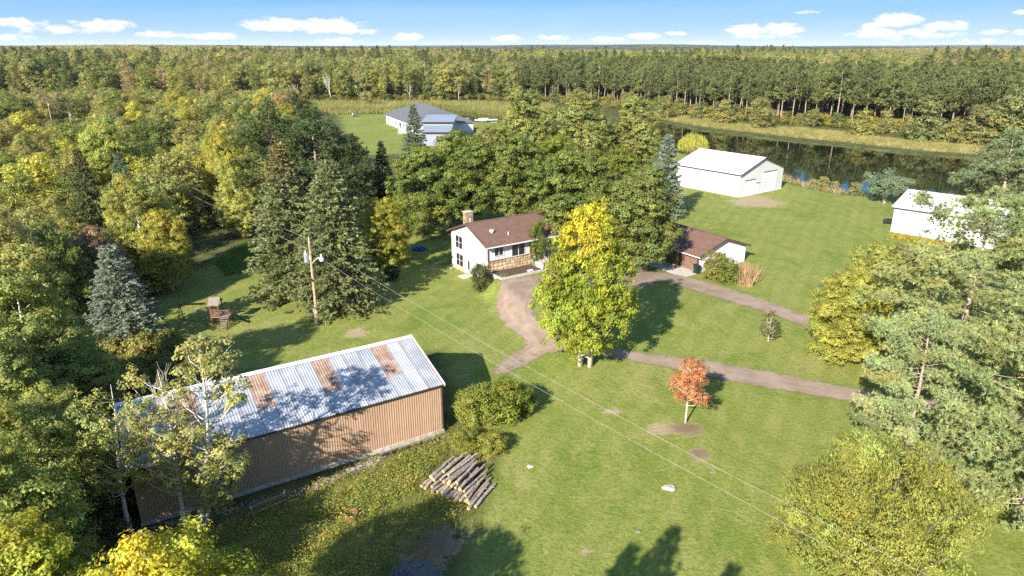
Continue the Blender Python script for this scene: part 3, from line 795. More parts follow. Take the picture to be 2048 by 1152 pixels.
# ------------------------------------------------------------------ garage
def gable_building(name, label, cat, x, y, t, L_, W_, ze, zr, wall, roof, trim, oh=.45, og=.35, z=0, th=.16, gable_both=True):
    o = frame_thing(name, label, cat, x, y, t, z)
    sg = 1 if W_ > 0 else -1; half = W_ / 2
    x0, x1 = 0, L_
    MB().prism([(0, -.3), (W_, -.3), (W_, ze), (half, zr - .03), (0, ze)], 0, .12, axis='x').build('gable_wall', wall, o)
    MB().prism([(0, -.3), (W_, -.3), (W_, ze), (half, zr - .03), (0, ze)], L_ - .12, L_, axis='x').build('gable_wall', wall, o)
    MB().box(.12, L_ - .12, 0, sg * .12, -.3, ze).build('side_wall', wall, o)
    MB().box(.12, L_ - .12, W_ - sg * .12, W_, -.3, ze).build('side_wall', wall, o)
    s_ = (zr - ze) / abs(half)
    for e in (0, 1):
        ye = -sg * oh if e == 0 else W_ + sg * oh; z0 = ze - oh * s_
        a = [(-og, ye, z0), (L_ + og, ye, z0), (L_ + og, half, zr), (-og, half, zr)]
        MB().add([(p[0], p[1], p[2] + .03) for p in a] + [(p[0], p[1], p[2] + .03 + th) for p in a],
                 [(3, 2, 1, 0), (4, 5, 6, 7), (0, 1, 5, 4), (1, 2, 6, 5), (2, 3, 7, 6), (3, 0, 4, 7)]).build('roof', roof, o)
        MB().box(-og, L_ + og, ye - sg * (.04 if e == 0 else -.04), ye, z0 - .05, z0 + .03 + th * .55).build('fascia', trim, o)
        for u in (-og - .04, L_ + og):
            MB().add([(u, ye, z0 - .08), (u, half, zr - .08), (u, half, zr + .03 + th), (u, ye, z0 + .03 + th), (u + .04, ye, z0 - .08), (u + .04, half, zr - .08), (u + .04, half, zr + .03 + th), (u + .04, ye, z0 + .03 + th)],
                     [(0, 1, 2, 3), (7, 6, 5, 4), (0, 4, 5, 1), (1, 5, 6, 2), (2, 6, 7, 3), (3, 7, 4, 0)]).build('rake_board', trim, o)
    MB().box(-og, L_ + og, half - .16, half + .16, zr + th + .02, zr + th + .06).build('ridge_cap', roof, o)
    return o
def sectional_door(parent, x0, x1, y, out, z1, mat, n=4, axis_='x', label=None):
    """overhead door of n horizontal sections; the wall plane is y and out the sign of its outward side (or x for axis_ 'y')"""
    mb = MB(); hh = z1 / n
    for k in range(n):
        a, b = k * hh + .015, (k + 1) * hh - .015
        if axis_ == 'x': mb.box(x0, x1, y + out * .005, y + out * .05, a, b)
        else: mb.box(y + out * .005, y + out * .05, x0, x1, a, b)
    d = mb.build('garage_door', mat, parent)
    fr = MB()
    for (a, b, c_, e) in ((x0 - .14, x0 - .01, 0, z1 + .02), (x1 + .01, x1 + .14, 0, z1 + .02)):
        if axis_ == 'x': fr.box(a, b, y + out * .004, y + out * .07, c_, e)
        else: fr.box(y + out * .004, y + out * .07, a, b, c_, e)
    fr.build('door_frame', M_['white_paint'] if mat is not M_['wood_door'] else M_['brown_trim'], d)
    hd = MB()
    if axis_ == 'x': hd.box(x0 - .14, x1 + .14, y + out * .004, y + out * .09, z1 + .03, z1 + .15)
    else: hd.box(y + out * .004, y + out * .09, x0 - .14, x1 + .14, z1 + .03, z1 + .15)
    hd.build('door_header', M_['dark_trim'], d)
    return d
def garage():
    o = gable_building('garage', 'low garage with brown shingle roof, brown doors and white gable', 'garage', 24.381, 84.513, 2.149, 12.5, -8.85, 2.45, 3.95, M_['bright_siding'], M_['shingle'], M_['brown_trim'], .55, .4)
    # the doors are on the y=0 side (facing the house), local +Y outward
    MB().box(.13, 12.3, .004, .03, -.2, 2.42).build('front_cladding', M_['brown_trim'], o)
    sectional_door(o, .45, 3.1, .03, 1, 2.1, M_['wood_door']); sectional_door(o, 3.9, 6.6, .03, 1, 2.1, M_['wood_door']); sectional_door(o, 7.4, 10.0, .03, 1, 2.1, M_['wood_door'])
    MB().box(3.42, 3.6, .35, .53, -.1, 2.3).build('porch_post', M_['weathered'], o)
    MB().box(-.5, 12.8, .60, .68, 2.18, 2.30).build('gutter', M_['white_paint'], o)
    MB().tube([(.02, .06, 0), (.02, .06, 2.2)], .05, 6).build('downpipe', M_['white_paint'], o)
    window(o, .95, .62, (-.002, -4.4, 1.35), R(90), 2, M_['white_paint'], bars=False)
    MB().box(-.04, .0, -8.85, -.0, -.3, .05).build('foundation', M_['concrete'], o)
    ap = MB(); ap.box(-.2, 9.5, .1, 4.4, -.4, .075); tag(ap.build('concrete_apron', M_['concrete'], None, (24.381, 84.513, 0), (0, 0, 2.149)), 'pale concrete apron before the garage doors', kind='structure')
garage()
def shed1():
    o = gable_building('pole_shed', 'cream pole shed with white metal roof and two overhead doors by the pond', 'shed', 44.035, 131.148, 2.226, 15.5, -14.7, 4.5, 7.0, M_['cream_metal'], M_['white_metal'], M_['dark_trim'], .35, .35, th=.10)
    # gable with doors is x = 0, outward -X; local y runs 0 .. -14.7
    sectional_door(o, -4.9, -1.75, 0, -1, 3.0, M_['white_paint'], 5, 'y'); sectional_door(o, -12.2, -7.7, 0, -1, 4.05, M_['white_paint'], 6, 'y')
    d = MB().box(-.05, -.004, -6.75, -5.75, 0, 2.1).build('door', M_['white_paint'], o)
    MB().box(-.09, -.004, -6.85, -5.6, 2.15, 2.25).build('door_hood', M_['dark_trim'], d)
    MB().box(-.2, -.0, -14.7, 0, -.2, .06).build('foundation', M_['concrete'], o)
    # ribs of the steel walls and the roof
    rb = MB()
    for k in range(34): rb.box(.2 + k * .455, .25 + k * .455, .002, .025, .05, 4.4)
    rb.build('wall_ribs', M_['cream_metal'], o)
    rr = MB()
    s_ = 2.5 / 7.35
    for k in range(18):
        u = -.2 + k * .92
        rr.add([(u, .35, 4.5 - .35 * s_ + .13), (u + .06, .35, 4.5 - .35 * s_ + .13), (u + .06, -7.35, 7.13), (u, -7.35, 7.13), (u, .35, 4.5 - .35 * s_ + .17), (u + .06, .35, 4.5 - .35 * s_ + .17), (u + .06, -7.35, 7.17), (u, -7.35, 7.17)],
               [(4, 5, 6, 7), (0, 4, 7, 3), (1, 2, 6, 5), (0, 1, 5, 4)])
    rr.build('roof_ribs', M_['white_metal'], o)
    MB().tube([(2, -8.3, 6.9), (2, -8.3, 7.7)], .3, 10).build('roof_vent', M_['dark_trim'], o)
shed1()
def shed2():
    o = gable_building('pole_shed', 'white metal shed half hidden behind the big pine on the right', 'shed', 60.134, 105.303, -.78, 13.8, 13.5, 4.05, 5.7, M_['white_siding'], M_['white_metal'], M_['dark_trim'], .35, .4, th=.10)
    rb = MB()
    for k in range(30): rb.box(.2 + k * .455, .25 + k * .455, -.025, -.002, .05, 3.95)
    rb.build('wall_ribs', M_['white_siding'], o)
    sectional_door(o, 2.0, 5.5, 13.8, 1, 3.2, M_['white_paint'], 5, 'y')
shed2()
def grey_house():
    # main block with a hipped roof, seen over the trees
    A = at(773, 247, 264); A[2] = 0
    ang = math.atan2(-39, 17)
    o = frame_thing('grey_house', 'long low grey roofed house behind the trees beside a second pond', 'house', A[0], A[1], ang)
    Lm, Wm, ze, zr = 40, 20, 3.6, 8.2
    # local X runs towards the camera, +Y to the right
    MB().box(0, Lm, 0, .15, -.3, ze).build('side_wall', M_['pale_wall'], o); MB().box(0, Lm, Wm - .15, Wm, -.3, ze).build('side_wall', M_['pale_wall'], o)
    MB().box(0, .15, .15, Wm - .15, -.3, ze).build('end_wall', M_['pale_wall'], o); MB().box(Lm - .15, Lm, .15, Wm - .15, -.3, ze).build('end_wall', M_['pale_wall'], o)
    e = .6
    v = [(-e, -e, ze), (Lm + e, -e, ze), (Lm + e, Wm + e, ze), (-e, Wm + e, ze), (9, Wm / 2, zr), (Lm - 9, Wm / 2, zr)]
    v += [(a, b, c - .15) for a, b, c in v[:4]]
    MB().add(v, [(0, 1, 5, 4), (2, 3, 4, 5), (1, 2, 5), (3, 0, 4), (0, 6, 7, 1), (1, 7, 8, 2), (2, 8, 9, 3), (3, 9, 6, 0), (9, 8, 7, 6)]).build('roof', M_['grey_shingle'], o)
    for k in range(7): window(o, 1.7, 1.4, (4 + k * 5.2, -.0, 1.1), R(180), 2, M_['white_paint'])
    d = MB().box(20.6, 21.8, -.06, -.004, 0, 2.2).build('door', M_['navy'], o)
    for (u, vv) in ((14, 15), (20, 15)): MB().tube([(u, vv, zr - 3), (u, vv, zr - 1.4)], .35, 8).build('roof_vent', M_['dark_trim'], o)
grey_house()
def grey_sheds():
    # two stepped metal roofed garages in front of the grey house
    a = at(846, 289, 205); b = at(903, 289, 205)
    def block(name, label, pl, pr, Y, y_base, y_eave, y_top, depth, wall):
        l = at(pl, y_base, Y); r = at(pr, y_base, Y); ze = at(pl, y_eave, Y)[2]; zt = at(pl, y_top, Y + depth)[2]
        o = thing(name, label, 'garage', (l[0], Y, 0)); w = r[0] - l[0]
        MB().prism([(0, -.3), (depth, -.3), (depth, zt - .1), (0, ze - .1)], 0, w, axis='x').build('wall', wall, o)
        MB().prism([(-.5, ze - .05), (depth + .3, zt - .05), (depth + .3, zt + .12), (-.5, ze + .12)], -.4, w + .4, axis='x').build('roof', M_['blue_metal'], o)
        MB().box(-.45, w + .45, -.58, -.51, ze - .3, ze + .06).build('fascia', M_['dark_trim'], o)
        return o
    block('grey_garage', 'grey metal garage with pale blue roof, nearest the trees', 846, 900, 205, 290, 264, 252.5, 9, M_['grey_wall'])
    o = block('grey_garage', 'wider grey garage with pale blue roof stepping up behind another', 848, 907, 216, 290, 243.5, 230, 14, M_['grey_wall'])
    MB().box(5.5, 6.8, -.12, -.0, 5.3, 5.7).build('wall_lamp', M_['white_paint'], o)
    l = at(905, 250, 243); r = at(938, 250, 243); zt = at(905, 237.5, 243)[2]
    t = thing('trailer', 'dark navy box trailer parked beside the grey house', 'trailer', (l[0], 243, 0)); w = r[0] - l[0]
    MB().box(0, w, 0, 2.6, .55, zt).build('body', M_['navy'], t); MB().box(-.05, w + .05, -.05, 2.65, zt, zt + .12).build('roof', M_['grey_wall'], t)
    for u in (w * .3, w * .5): MB().tube([(u, -.05, .4), (u, .25, .4)], .4, 12).build('wheel', M_['black'], t)
    tag(MB().box(0, 26, 0, 12, -.2, .03).build('gravel_yard', M_['concrete'], None, (at(905, 258, 228)[0], 222, 0)), 'pale gravel yard beside the grey house', kind='structure')
grey_sheds()

# ------------------------------------------------------------------ vegetation: mesh makers (numpy)
class Veg:
    """faces of three or four corners with a tint per face"""
    def __init__(s): s.V = []; s.T = []; s.n = []
    def quads(s, c, d, sd, l, w, tint):
        """diamonds: centre c, axis d, side sd, length l, width w"""
        a = c - d * (l / 2)[:, None]; b = c + d * (l / 2)[:, None]
        s1 = c + sd * (w / 2)[:, None] + d * (l * .05)[:, None]; s2 = c - sd * (w / 2)[:, None] + d * (l * .05)[:, None]
        v = np.stack([a, s1, b, s2], 1); s.V.append((v, tint))
    def tris(s, root, d, sd, l, w, tint):
        v = np.stack([root - sd * (w / 2)[:, None], root + sd * (w / 2)[:, None], root + d * l[:, None]], 1); s.V.append((v, tint))
    def mesh(s, name):
        me = bpy.data.meshes.new(name)
        verts = []; cols = []; loops = []; tot = []; off = 0
        for v, t in s.V:
            n, k, _ = v.shape
            verts.append(v.reshape(-1, 3)); cols.append(np.repeat(t, k, axis=0))
            loops.append(np.arange(n * k) + off); tot += [k] * n; off += n * k
        verts = np.concatenate(verts).astype(np.float32); cols = np.concatenate(cols).astype(np.float32); loops = np.concatenate(loops).astype(np.int32)
        me.vertices.add(len(verts)); me.vertices.foreach_set('co', verts.ravel())
        me.loops.add(len(loops)); me.loops.foreach_set('vertex_index', loops)
        tot = np.array(tot, np.int32); me.polygons.add(len(tot))
        me.polygons.foreach_set('loop_start', np.concatenate([[0], np.cumsum(tot)[:-1]]).astype(np.int32))
        me.update(calc_edges=True)
        a = me.color_attributes.new('tint', 'FLOAT_COLOR', 'POINT')
        a.data.foreach_set('color', np.concatenate([cols, np.ones((len(cols), 1), np.float32)], 1).ravel())
        me.validate(); return me
def unit(a): return a / (np.linalg.norm(a, axis=-1, keepdims=True) + 1e-9)
def rdirs(rng, n): return unit(rng.normal(size=(n, 3)))
def side_of(d, rng):
    return unit(np.cross(d, rdirs(rng, len(d))))
def tintcol(rng, n, bvar=.2, yvar=.12):
    b = 1 + rng.normal(size=n) * bvar; y = np.maximum(rng.normal(size=n) * yvar + yvar * .25, -.07)
    return np.clip(np.stack([b * (1 + y), b, b * (1 - y * .6)], 1), .25, 2.2)
PROF = {
    'round': lambda t: np.sqrt(np.clip(1 - (2 * t - .85) ** 2 / 1.35, 0.02, 1)),
    'oval': lambda t: np.clip(np.sin(np.pi * np.clip(t * .86 + .12, 0, 1)), .1, 1) ** .75,
    'column': lambda t: np.clip(np.sin(np.pi * np.clip(t * .80 + .16, 0, 1)), .08, 1) ** .5,
    'cone': lambda t: np.clip(1 - t, .05, 1) ** .8,
    'umbrella': lambda t: np.clip(.55 + .45 * np.sin(np.pi * t), 0, 1),
    'vase': lambda t: np.clip(.35 + .75 * t, 0, 1) * np.sqrt(np.clip(1.05 - t ** 4, .05, 1)),
}
def broadleaf(seed, Ht, Rad, hb, leaf=.3, nlobes=26, clump=.75, per=26, prof='round', dens=1.0, flat=.8, wl=.62, droop=0., lob=.34, trunk_r=None, bend=0., yellow_top=None, gaps=0.0, patch=.06, lvar=(.7, 1.25)):
    """returns crown mesh data, and the lobe centres for the limbs. The crown is many boughs, each a shell of leaf clumps."""
    rng = np.random.default_rng(seed); vg = Veg(); pf = PROF[prof]
    lobes = []
    tries = 0
    while len(lobes) < nlobes and tries < 4000:
        tries += 1
        t = rng.uniform(.02, .97); a = rng.uniform(0, 2 * np.pi); r = Rad * pf(np.array(t)) * (rng.uniform(.25, .86) ** .6) * (1 - .6 * lob * .5)
        p = np.array([r * np.cos(a), r * np.sin(a), hb + t * (Ht - hb) * .94])
        rl = Rad * lob * rng.uniform(*lvar)
        if all(np.linalg.norm((p - q[0]) * np.array([1, 1, .9])) > .52 * (rl + q[1]) for q in lobes): lobes.append((p, rl))
    for (p, rl) in lobes:
        ncl = max(6, int(dens * 5.5 * (rl / clump) ** 2))
        d = rdirs(rng, ncl); d[:, 2] = d[:, 2] * .9 + .22; d = unit(d)
        rr = rl * rng.uniform(.62, 1.12, ncl) * np.where(rng.uniform(size=ncl) < .13, rng.uniform(1.12, 1.42, ncl), 1.0)
        cc = p + d * rr[:, None] * np.array([1, 1, flat])
        cc = cc[rng.uniform(size=ncl) > gaps]; ncl = len(cc)
        lt = tintcol(rng, 1, .08, patch)
        ct = tintcol(rng, ncl, .17, .055) * lt
        n = ncl * per
        base = np.repeat(cc, per, 0); out = unit(np.repeat(cc - p, per, 0) + np.array([0, 0, .25]))
        q = rdirs(rng, n) * (rng.uniform(0, 1, n) ** .45)[:, None] * clump * np.array([1, 1, .62])
        c = base + q; c[:, 2] -= droop * rng.uniform(0, 1, n) * clump
        nrm = unit(out * .9 + unit(q) * .7 + np.array([0, 0, .35]) + rng.normal(size=(n, 3)) * .40)
        dd = unit(np.cross(nrm, rdirs(rng, n)) + np.array([0, 0, -droop])); sd = unit(np.cross(nrm, dd))
        l = leaf * rng.uniform(.7, 1.35, n); tn = np.repeat(ct, per, 0) * tintcol(rng, n, .13, .06)
        if yellow_top is not None:
            zt = (c[:, 2] - hb) / (Ht - hb); k = smooth(yellow_top[0], yellow_top[1], zt + rng.normal(size=n) * .03 + .10 * np.sin(c[:, 0] * 1.1 + seed) )[:, None]
            tn = tn * (1 - k + k * np.array(yellow_top[2]))
        vg.quads(c, dd, sd, l, l * wl, tn)
    return vg, lobes
def limbs(seed, Ht, hb, lobes, r0, frac=.85, bend=.3, every=1, double=0.0, sides=7):
    rng = random.Random(seed); mb = MB()
    stems = [(0, 0)] if not double else [(-double, .1), (double, -.1)]
    for sx, sy in stems:
        pts = []; n = 7; ox, oy = sx, sy
        for k in range(n):
            f = k / (n - 1); pts.append((sx * (1 + f * 1.2) + bend * math.sin(f * 3 + seed) * f, sy + bend * math.cos(f * 2.3 + seed) * f, Ht * frac * f - (.25 if k == 0 else 0)))
        mb.tube(pts, [r0 * (1.35 if k == 0 else (1 - k / (n - 1)) ** .8 + .06) for k in range(n)], sides)
        tr = pts
        for i, (p, rl) in enumerate(lobes):
            if i % every or (double and (i // every) % 2 != (sx > 0)): continue
            z0 = max(hb * .55, min(Ht * frac * .92, p[2] - .9 * math.hypot(p[0], p[1]) - .1)); f = z0 / (Ht * frac); k = min(n - 2, int(f * (n - 1))); g = f * (n - 1) - k
            a = Vector(tr[k]).lerp(Vector(tr[k + 1]), g); b = Vector(p); mid = a.lerp(b, .5) + Vector((rng.uniform(-.3, .3), rng.uniform(-.3, .3), -.12 * (b - a).length))
            r1 = max(.035, r0 * .42 * (1 - f * .6))
            mb.tube([a, mid, b, b + Vector((b - a).normalized()) * rl * .55], [r1, r1 * .7, r1 * .4, r1 * .12], 5, cap=False)
    return mb
def spruce(seed, Ht, Rad, hb=.5, droop=.35, blade=.30, step=.33, per=10, ragged=.16, dens=1.0, width=.125, nq=6, brown=None):
    rng = np.random.default_rng(seed); vg = Veg(); z = hb
    roots, dirs, lens, tints = [], [], [], []
    wood = []
    while z < Ht - .25:
        f = (z - hb) / (Ht - hb); R_ = Rad * (1 - f) ** .82 + .18
        if f < .12: R_ *= .72 + 2.3 * f
        nb = max(4, int(per * (1.0 if f < .6 else .8)))
        a0 = rng.uniform(0, 6.28); wb = 1 + rng.normal() * .07
        for k in range(nb):
            a = a0 + 2 * np.pi * k / nb + rng.normal() * .22; L_ = R_ * (1 + rng.normal() * ragged)
            if L_ < .2: L_ = .2
            h = np.array([np.cos(a), np.sin(a), 0]); zz = z + rng.uniform(-.5, .5) * step
            bt = tintcol(rng, 1, .13, .05)[0] * wb
            nt_ = max(3, int(L_ / .17 * dens)); s_ = rng.uniform(.25, 1, nt_) if L_ > .8 else rng.uniform(0, 1, nt_)
            # the branch: rises a little, hangs, tip turns up
            up = (.30 * (f - .35)) * s_ - droop * s_ * (1 - .55 * s_ ** 2) * (1 - .5 * f)
            P_ = np.array([0, 0, zz]) + h * (s_ * L_)[:, None] + np.array([0, 0, 1.]) * (up * L_)[:, None]
            sdv = np.array([-h[1], h[0], 0]); sg = rng.choice([-1, 1], nt_)
            tw = unit(h * rng.uniform(.4, 1.1, nt_)[:, None] + sdv * (sg * rng.uniform(.15, 1.0, nt_))[:, None] + np.array([0, 0, 1.]) * (-rng.uniform(.05, .7, nt_) * (droop + .3))[:, None])
            wid = (1 - s_ * .55) * .34 * min(1.0, L_ / 1.6) + .12
            for q in range(nq):
                e = rng.uniform(.1, 1.0, nt_) * wid
                roots.append(P_ + tw * e[:, None]); dirs.append(unit(tw + rng.normal(size=(nt_, 3)) * .38)); lens.append(blade * rng.uniform(.7, 1.3, nt_))
                tints.append(np.repeat(bt[None], nt_, 0) * tintcol(rng, nt_, .12, .04))
            if L_ > .9 and k % 2 == 0: wood.append((np.array([0, 0, zz]), np.array([0, 0, zz]) + h * L_ * .8 + np.array([0, 0, -droop * .55 * L_ * (1 - .5 * f)])))
        z += step * (1.0 - .25 * f)
    # leader
    n = 26; zz = rng.uniform(Ht - 1.3, Ht - .1, n); a = rng.uniform(0, 6.28, n)
    roots.append(np.stack([np.zeros(n), np.zeros(n), zz], 1)); dirs.append(unit(np.stack([np.cos(a) * .6, np.sin(a) * .6, np.full(n, .8)], 1))); lens.append(np.full(n, blade * 1.3) * (1.25 - (zz - Ht + 1.3) / 1.6)); tints.append(tintcol(rng, n, .1, .04))
    r = np.concatenate(roots); d = np.concatenate(dirs); l = np.concatenate(lens); t = np.clip(np.concatenate(tints), .3, 1.9)
    if brown:
        k = smooth(brown, brown + .16, r[:, 2] / Ht + .05 * np.sin(r[:, 0] * 3))[:, None]; t = t * (1 - k + k * np.array([1.12, .84, .78]))
    vg.quads(r + d * (l / 2)[:, None], d, side_of(d, rng), l, np.full(len(l), width) * (l / blade), t)
    mb = MB(); rb = max(.1, Ht * .013)
    mb.tube([(0, 0, -.25), (0, 0, Ht * .5), (0, 0, Ht - .1)], [rb * 1.25, rb * .65, .02], 7)
    for a, b in wood: mb.tube([a, b], [.03, .008], 3, cap=False)
    return vg, mb
def pine(seed, Ht, Rad, hb, tufts=1500, blades=13, bl=.27, bw=.034, nbr=46, prof='oval', up=.25, trunk_r=.24, puff=.55, bend=.4, sub=6):
    """long needled pine: whorled limbs that carry needle tufts on their outer half"""
    rng = np.random.default_rng(seed); vg = Veg(); pf = PROF[prof]; mb = MB()
    n = 9; tp = []
    for k in range(n):
        f = k / (n - 1); tp.append((bend * math.sin(f * 2.6 + seed) * f, bend * math.cos(f * 2 + seed) * f, Ht * .97 * f - (.25 if k == 0 else 0)))
    mb.tube(tp, [trunk_r * (1.25 if k == 0 else (1 - k / (n - 1)) ** .75 + .05) for k in range(n)], 8)
    TP = np.array(tp)
    centers, outs, tint = [], [], []
    W = []
    for b in range(nbr):
        t = (b + rng.uniform(0, 1)) / nbr; a = b * 2.399 + rng.normal() * .35
        W.append((t, a, Rad * float(pf(np.array(t))) * rng.uniform(.62, 1.1)))
    tot = sum(w[2] for w in W)
    for t, a, L_ in W:
        z = hb + t * (Ht - hb) * .93; f = z / (Ht * .97); k = min(n - 2, int(f * (n - 1))); p0 = TP[k] + (TP[k + 1] - TP[k]) * (f * (n - 1) - k)
        h = np.array([np.cos(a), np.sin(a), 0]); upk = up * (t - .25) + rng.normal() * .20
        p1 = p0 + h * L_ * .5 + np.array([0, 0, upk * L_ * .5]); p2 = p0 + h * L_ + np.array([0, 0, upk * L_ + .10 * L_])
        r1 = max(.025, trunk_r * .22 * (1 - .6 * t)); mb.tube([p0, p1, p2], [r1, r1 * .65, r1 * .2], 5, cap=False)
        bt = tintcol(rng, 1, .12, .07)[0]
        nT = max(5, int(tufts * L_ / tot)); ns = max(2, int(sub * L_ / Rad + 1))
        for s in range(ns):
            fs_ = rng.uniform(.35, 1.0); c0 = (p0 + (p1 - p0) * fs_ * 2) if fs_ < .5 else (p1 + (p2 - p1) * (fs_ - .5) * 2)
            sdv = np.array([-h[1], h[0], 0]) * rng.choice([-1, 1]); ll = L_ * rng.uniform(.18, .48) * (1.25 - fs_ * .6)
            c1 = c0 + (h * rng.uniform(.3, .9) + sdv * rng.uniform(.2, .9)) * ll + np.array([0, 0, rng.uniform(-.02, .30) * ll])
            mb.tube([c0, c1], [r1 * .22, .006], 3, cap=False)
            m = max(3, nT // ns); g = rng.uniform(.25, 1.08, m)
            c = c0 + (c1 - c0) * g[:, None] + rdirs(rng, m) * (rng.uniform(0, 1, m) ** .6)[:, None] * puff * np.array([1, 1, .85])
            o = unit((c1 - c0)[None] * .5 + (c - (c0 + c1) / 2) + np.array([0, 0, .38])); centers.append(c); outs.append(o); tint.append(np.repeat(bt[None], m, 0) * tintcol(rng, m, .15, .05))
    # top tuft
    m = 40; c = TP[-1] + rdirs(rng, m) * .6; centers.append(c); outs.append(unit(c - TP[-1] + np.array([0, 0, .6]))); tint.append(tintcol(rng, m, .1, .05))
    c = np.concatenate(centers); o = np.concatenate(outs); t = np.concatenate(tint); N_ = len(c)
    cc = np.repeat(c, blades, 0); oo = np.repeat(o, blades, 0); tt = np.repeat(t, blades, 0); K = len(cc)
    d = unit(oo * .75 + rdirs(rng, K) * .85); l = bl * rng.uniform(.75, 1.2, K)
    vg.tris(cc, d, side_of(d, rng), l, np.full(K, bw), np.clip(tt * tintcol(rng, K, .10, .03), .3, 2))
    return vg, mb
def bare(seed, Ht, r0, n=9, spread=.55):
    rng = random.Random(seed); mb = MB()
    def grow_(p, d, L_, r, lev):
        q = p + d * L_; mid = p.lerp(q, .5) + Vector((rng.uniform(-1, 1), rng.uniform(-1, 1), 0)) * L_ * .05
        mb.tube([p, mid, q], [r, r * .8, r * .55], 5 if lev < 2 else 3, cap=False)
        if lev >= 4: return
        for k in range(3 if lev else 4):
            dd = (d + Vector((rng.uniform(-1, 1), rng.uniform(-1, 1), rng.uniform(-.2, .7))) * spread).normalized()
            grow_(p.lerp(q, rng.uniform(.45, 1)), dd, L_ * rng.uniform(.5, .75), r * .5, lev + 1)
    grow_(Vector((0, 0, -.2)), Vector((0, 0, 1)), Ht * .42, r0, 0)
    return mb
def reeds(seed, n, rad, h, w=.05, lean=.25, tip=None):
    rng = np.random.default_rng(seed); vg = Veg()
    a = rng.uniform(0, 6.28, n); r = rad * np.sqrt(rng.uniform(0, 1, n)); c = np.stack([r * np.cos(a), r * np.sin(a), np.full(n, -.05)], 1)
    d = unit(np.stack([rng.normal(size=n) * lean, rng.normal(size=n) * lean, np.ones(n)], 1)); l = h * rng.uniform(.6, 1.15, n)
    vg.tris(c, d, side_of(d, rng), l, np.full(n, w), tintcol(rng, n, .2, .12)); return vg
def weedy(seed, n, rad, h, leaf=.12):
    """a loose weed: leaves strewn up leaning stems"""
    rng = np.random.default_rng(seed); vg = Veg()
    a = rng.uniform(0, 6.28, n); r = rad * np.sqrt(rng.uniform(0, 1, n)); z = h * rng.uniform(.05, 1, n) * (1 - .55 * (r / rad) ** 2)
    c = np.stack([r * np.cos(a), r * np.sin(a), z], 1); nrm = unit(c * np.array([.5, .5, .4]) / rad + np.array([0, 0, .7]) + rng.normal(size=(n, 3)) * .5); d = unit(np.cross(nrm, rdirs(rng, n))); sd = np.cross(nrm, d)
    l = leaf * rng.uniform(.6, 1.6, n); vg.quads(c, d, sd, l, l * .6, tintcol(rng, n, .2, .14)); return vg
def willow(seed, Ht, Rad, n=420, leaf=.26):
    rng = np.random.default_rng(seed); vg = Veg()
    a = rng.uniform(0, 6.28, n); r = Rad * np.sqrt(rng.uniform(.05, 1, n)); zt = Ht * (1 - .42 * (r / Rad) ** 2) * rng.uniform(.86, 1.03, n); L_ = zt * rng.uniform(.35, .85, n)
    for k in range(n):
        m = int(L_[k] / .13) + 3; s = rng.uniform(0, 1, m); p = np.stack([np.full(m, r[k] * np.cos(a[k])), np.full(m, r[k] * np.sin(a[k])), zt[k] - s * L_[k]], 1); p[:, :2] *= (1 + .08 * s)[:, None]
        p += rng.normal(size=(m, 3)) * .10
        d = unit(np.stack([rng.normal(size=m) * .35 + np.cos(a[k]) * .3, rng.normal(size=m) * .35 + np.sin(a[k]) * .3, -np.ones(m)], 1)); l = leaf * rng.uniform(.7, 1.3, m)
        vg.quads(p, d, side_of(d, rng), l, l * .3, np.repeat(tintcol(rng, 1, .16, .1), m, 0) * tintcol(rng, m, .1, .05))
    return vg

LEAF = leaf_mat('leaf', .36); NEEDLE = leaf_mat('needle', .28, .6, warm=(.98, 1.04, .98))
BARK = simple('bark', (.16, .115, .085), .9, .4, 5, bumps=.6)
BARK_PINE = simple('pine_bark', (.36, .27, .20), .9, .35, 4, bumps=.6)
BARK_PALE = simple('pale_bark', (.55, .47, .38), .85, .2, 4, bumps=.4)
def mk_birch():
    m, nt, N, L, b = newmat('birch_bark'); tc = N.new('ShaderNodeTexCoord')
    mp = N.new('ShaderNodeMapping'); mp.inputs['Scale'].default_value = (2, 2, 7); L.new(tc.outputs['Object'], mp.inputs[0])
    n1 = noise(N, L, mp.outputs[0], 1.0, 4, .6)
    L.new(mixc(N, L, ramp(N, L, n1, .57, .66), (.66, .60, .50), (.10, .085, .07)), b.inputs['Base Color']); b.inputs['Roughness'].default_value = .8
    return m
BIRCH = mk_birch()
class Kind:
    """one tree kind: crown and trunk mesh that all its copies share"""
    def __init__(s, veg, wood, cmat, wmat, name):
        s.crown = veg.mesh(name + '_crown'); s.crown.materials.append(cmat)
        s.trunk = None
        if wood is not None:
            s.trunk = wood.mesh(name + '_trunk'); s.trunk.materials.append(wmat)
            s.trunk.polygons.foreach_set('use_smooth', [True] * len(s.trunk.polygons))
TREES = []   # (x, y, radius) of what stands already
def plant(kind, name, label, cat, loc, col, rz=None, sx=1.0, sz=1.0, group=None, rnd=random.Random(5), tilt=(0, 0), part='crown'):
    o = bpy.data.objects.new(name, None); link(o); o.empty_display_size = .5
    o.location = loc; o.rotation_mode = 'ZYX'; o.rotation_euler = (tilt[0], tilt[1], rnd.uniform(0, 6.28) if rz is None else rz); o.scale = (sx, sx, sz)
    tag(o, label, cat, group)
    c = bpy.data.objects.new(part, kind.crown); link(c); c.parent = o; c.color = (*col, 1)
    if kind.trunk is not None:
        t = bpy.data.objects.new('trunk' if cat == 'tree' else 'stem', kind.trunk); link(t); t.parent = o
    return o
GREEN, MID, OLIVE, YG_, YEL, DKP, BLUE, LIGHT = (.120, .165, .026), (.155, .195, .032), (.165, .175, .042), (.205, .250, .024), (.36, .32, .022), (.075, .100, .030), (.135, .17, .14), (.21, .235, .06)
SPR = (.205, .215, .092); PIN = (.270, .300, .150)
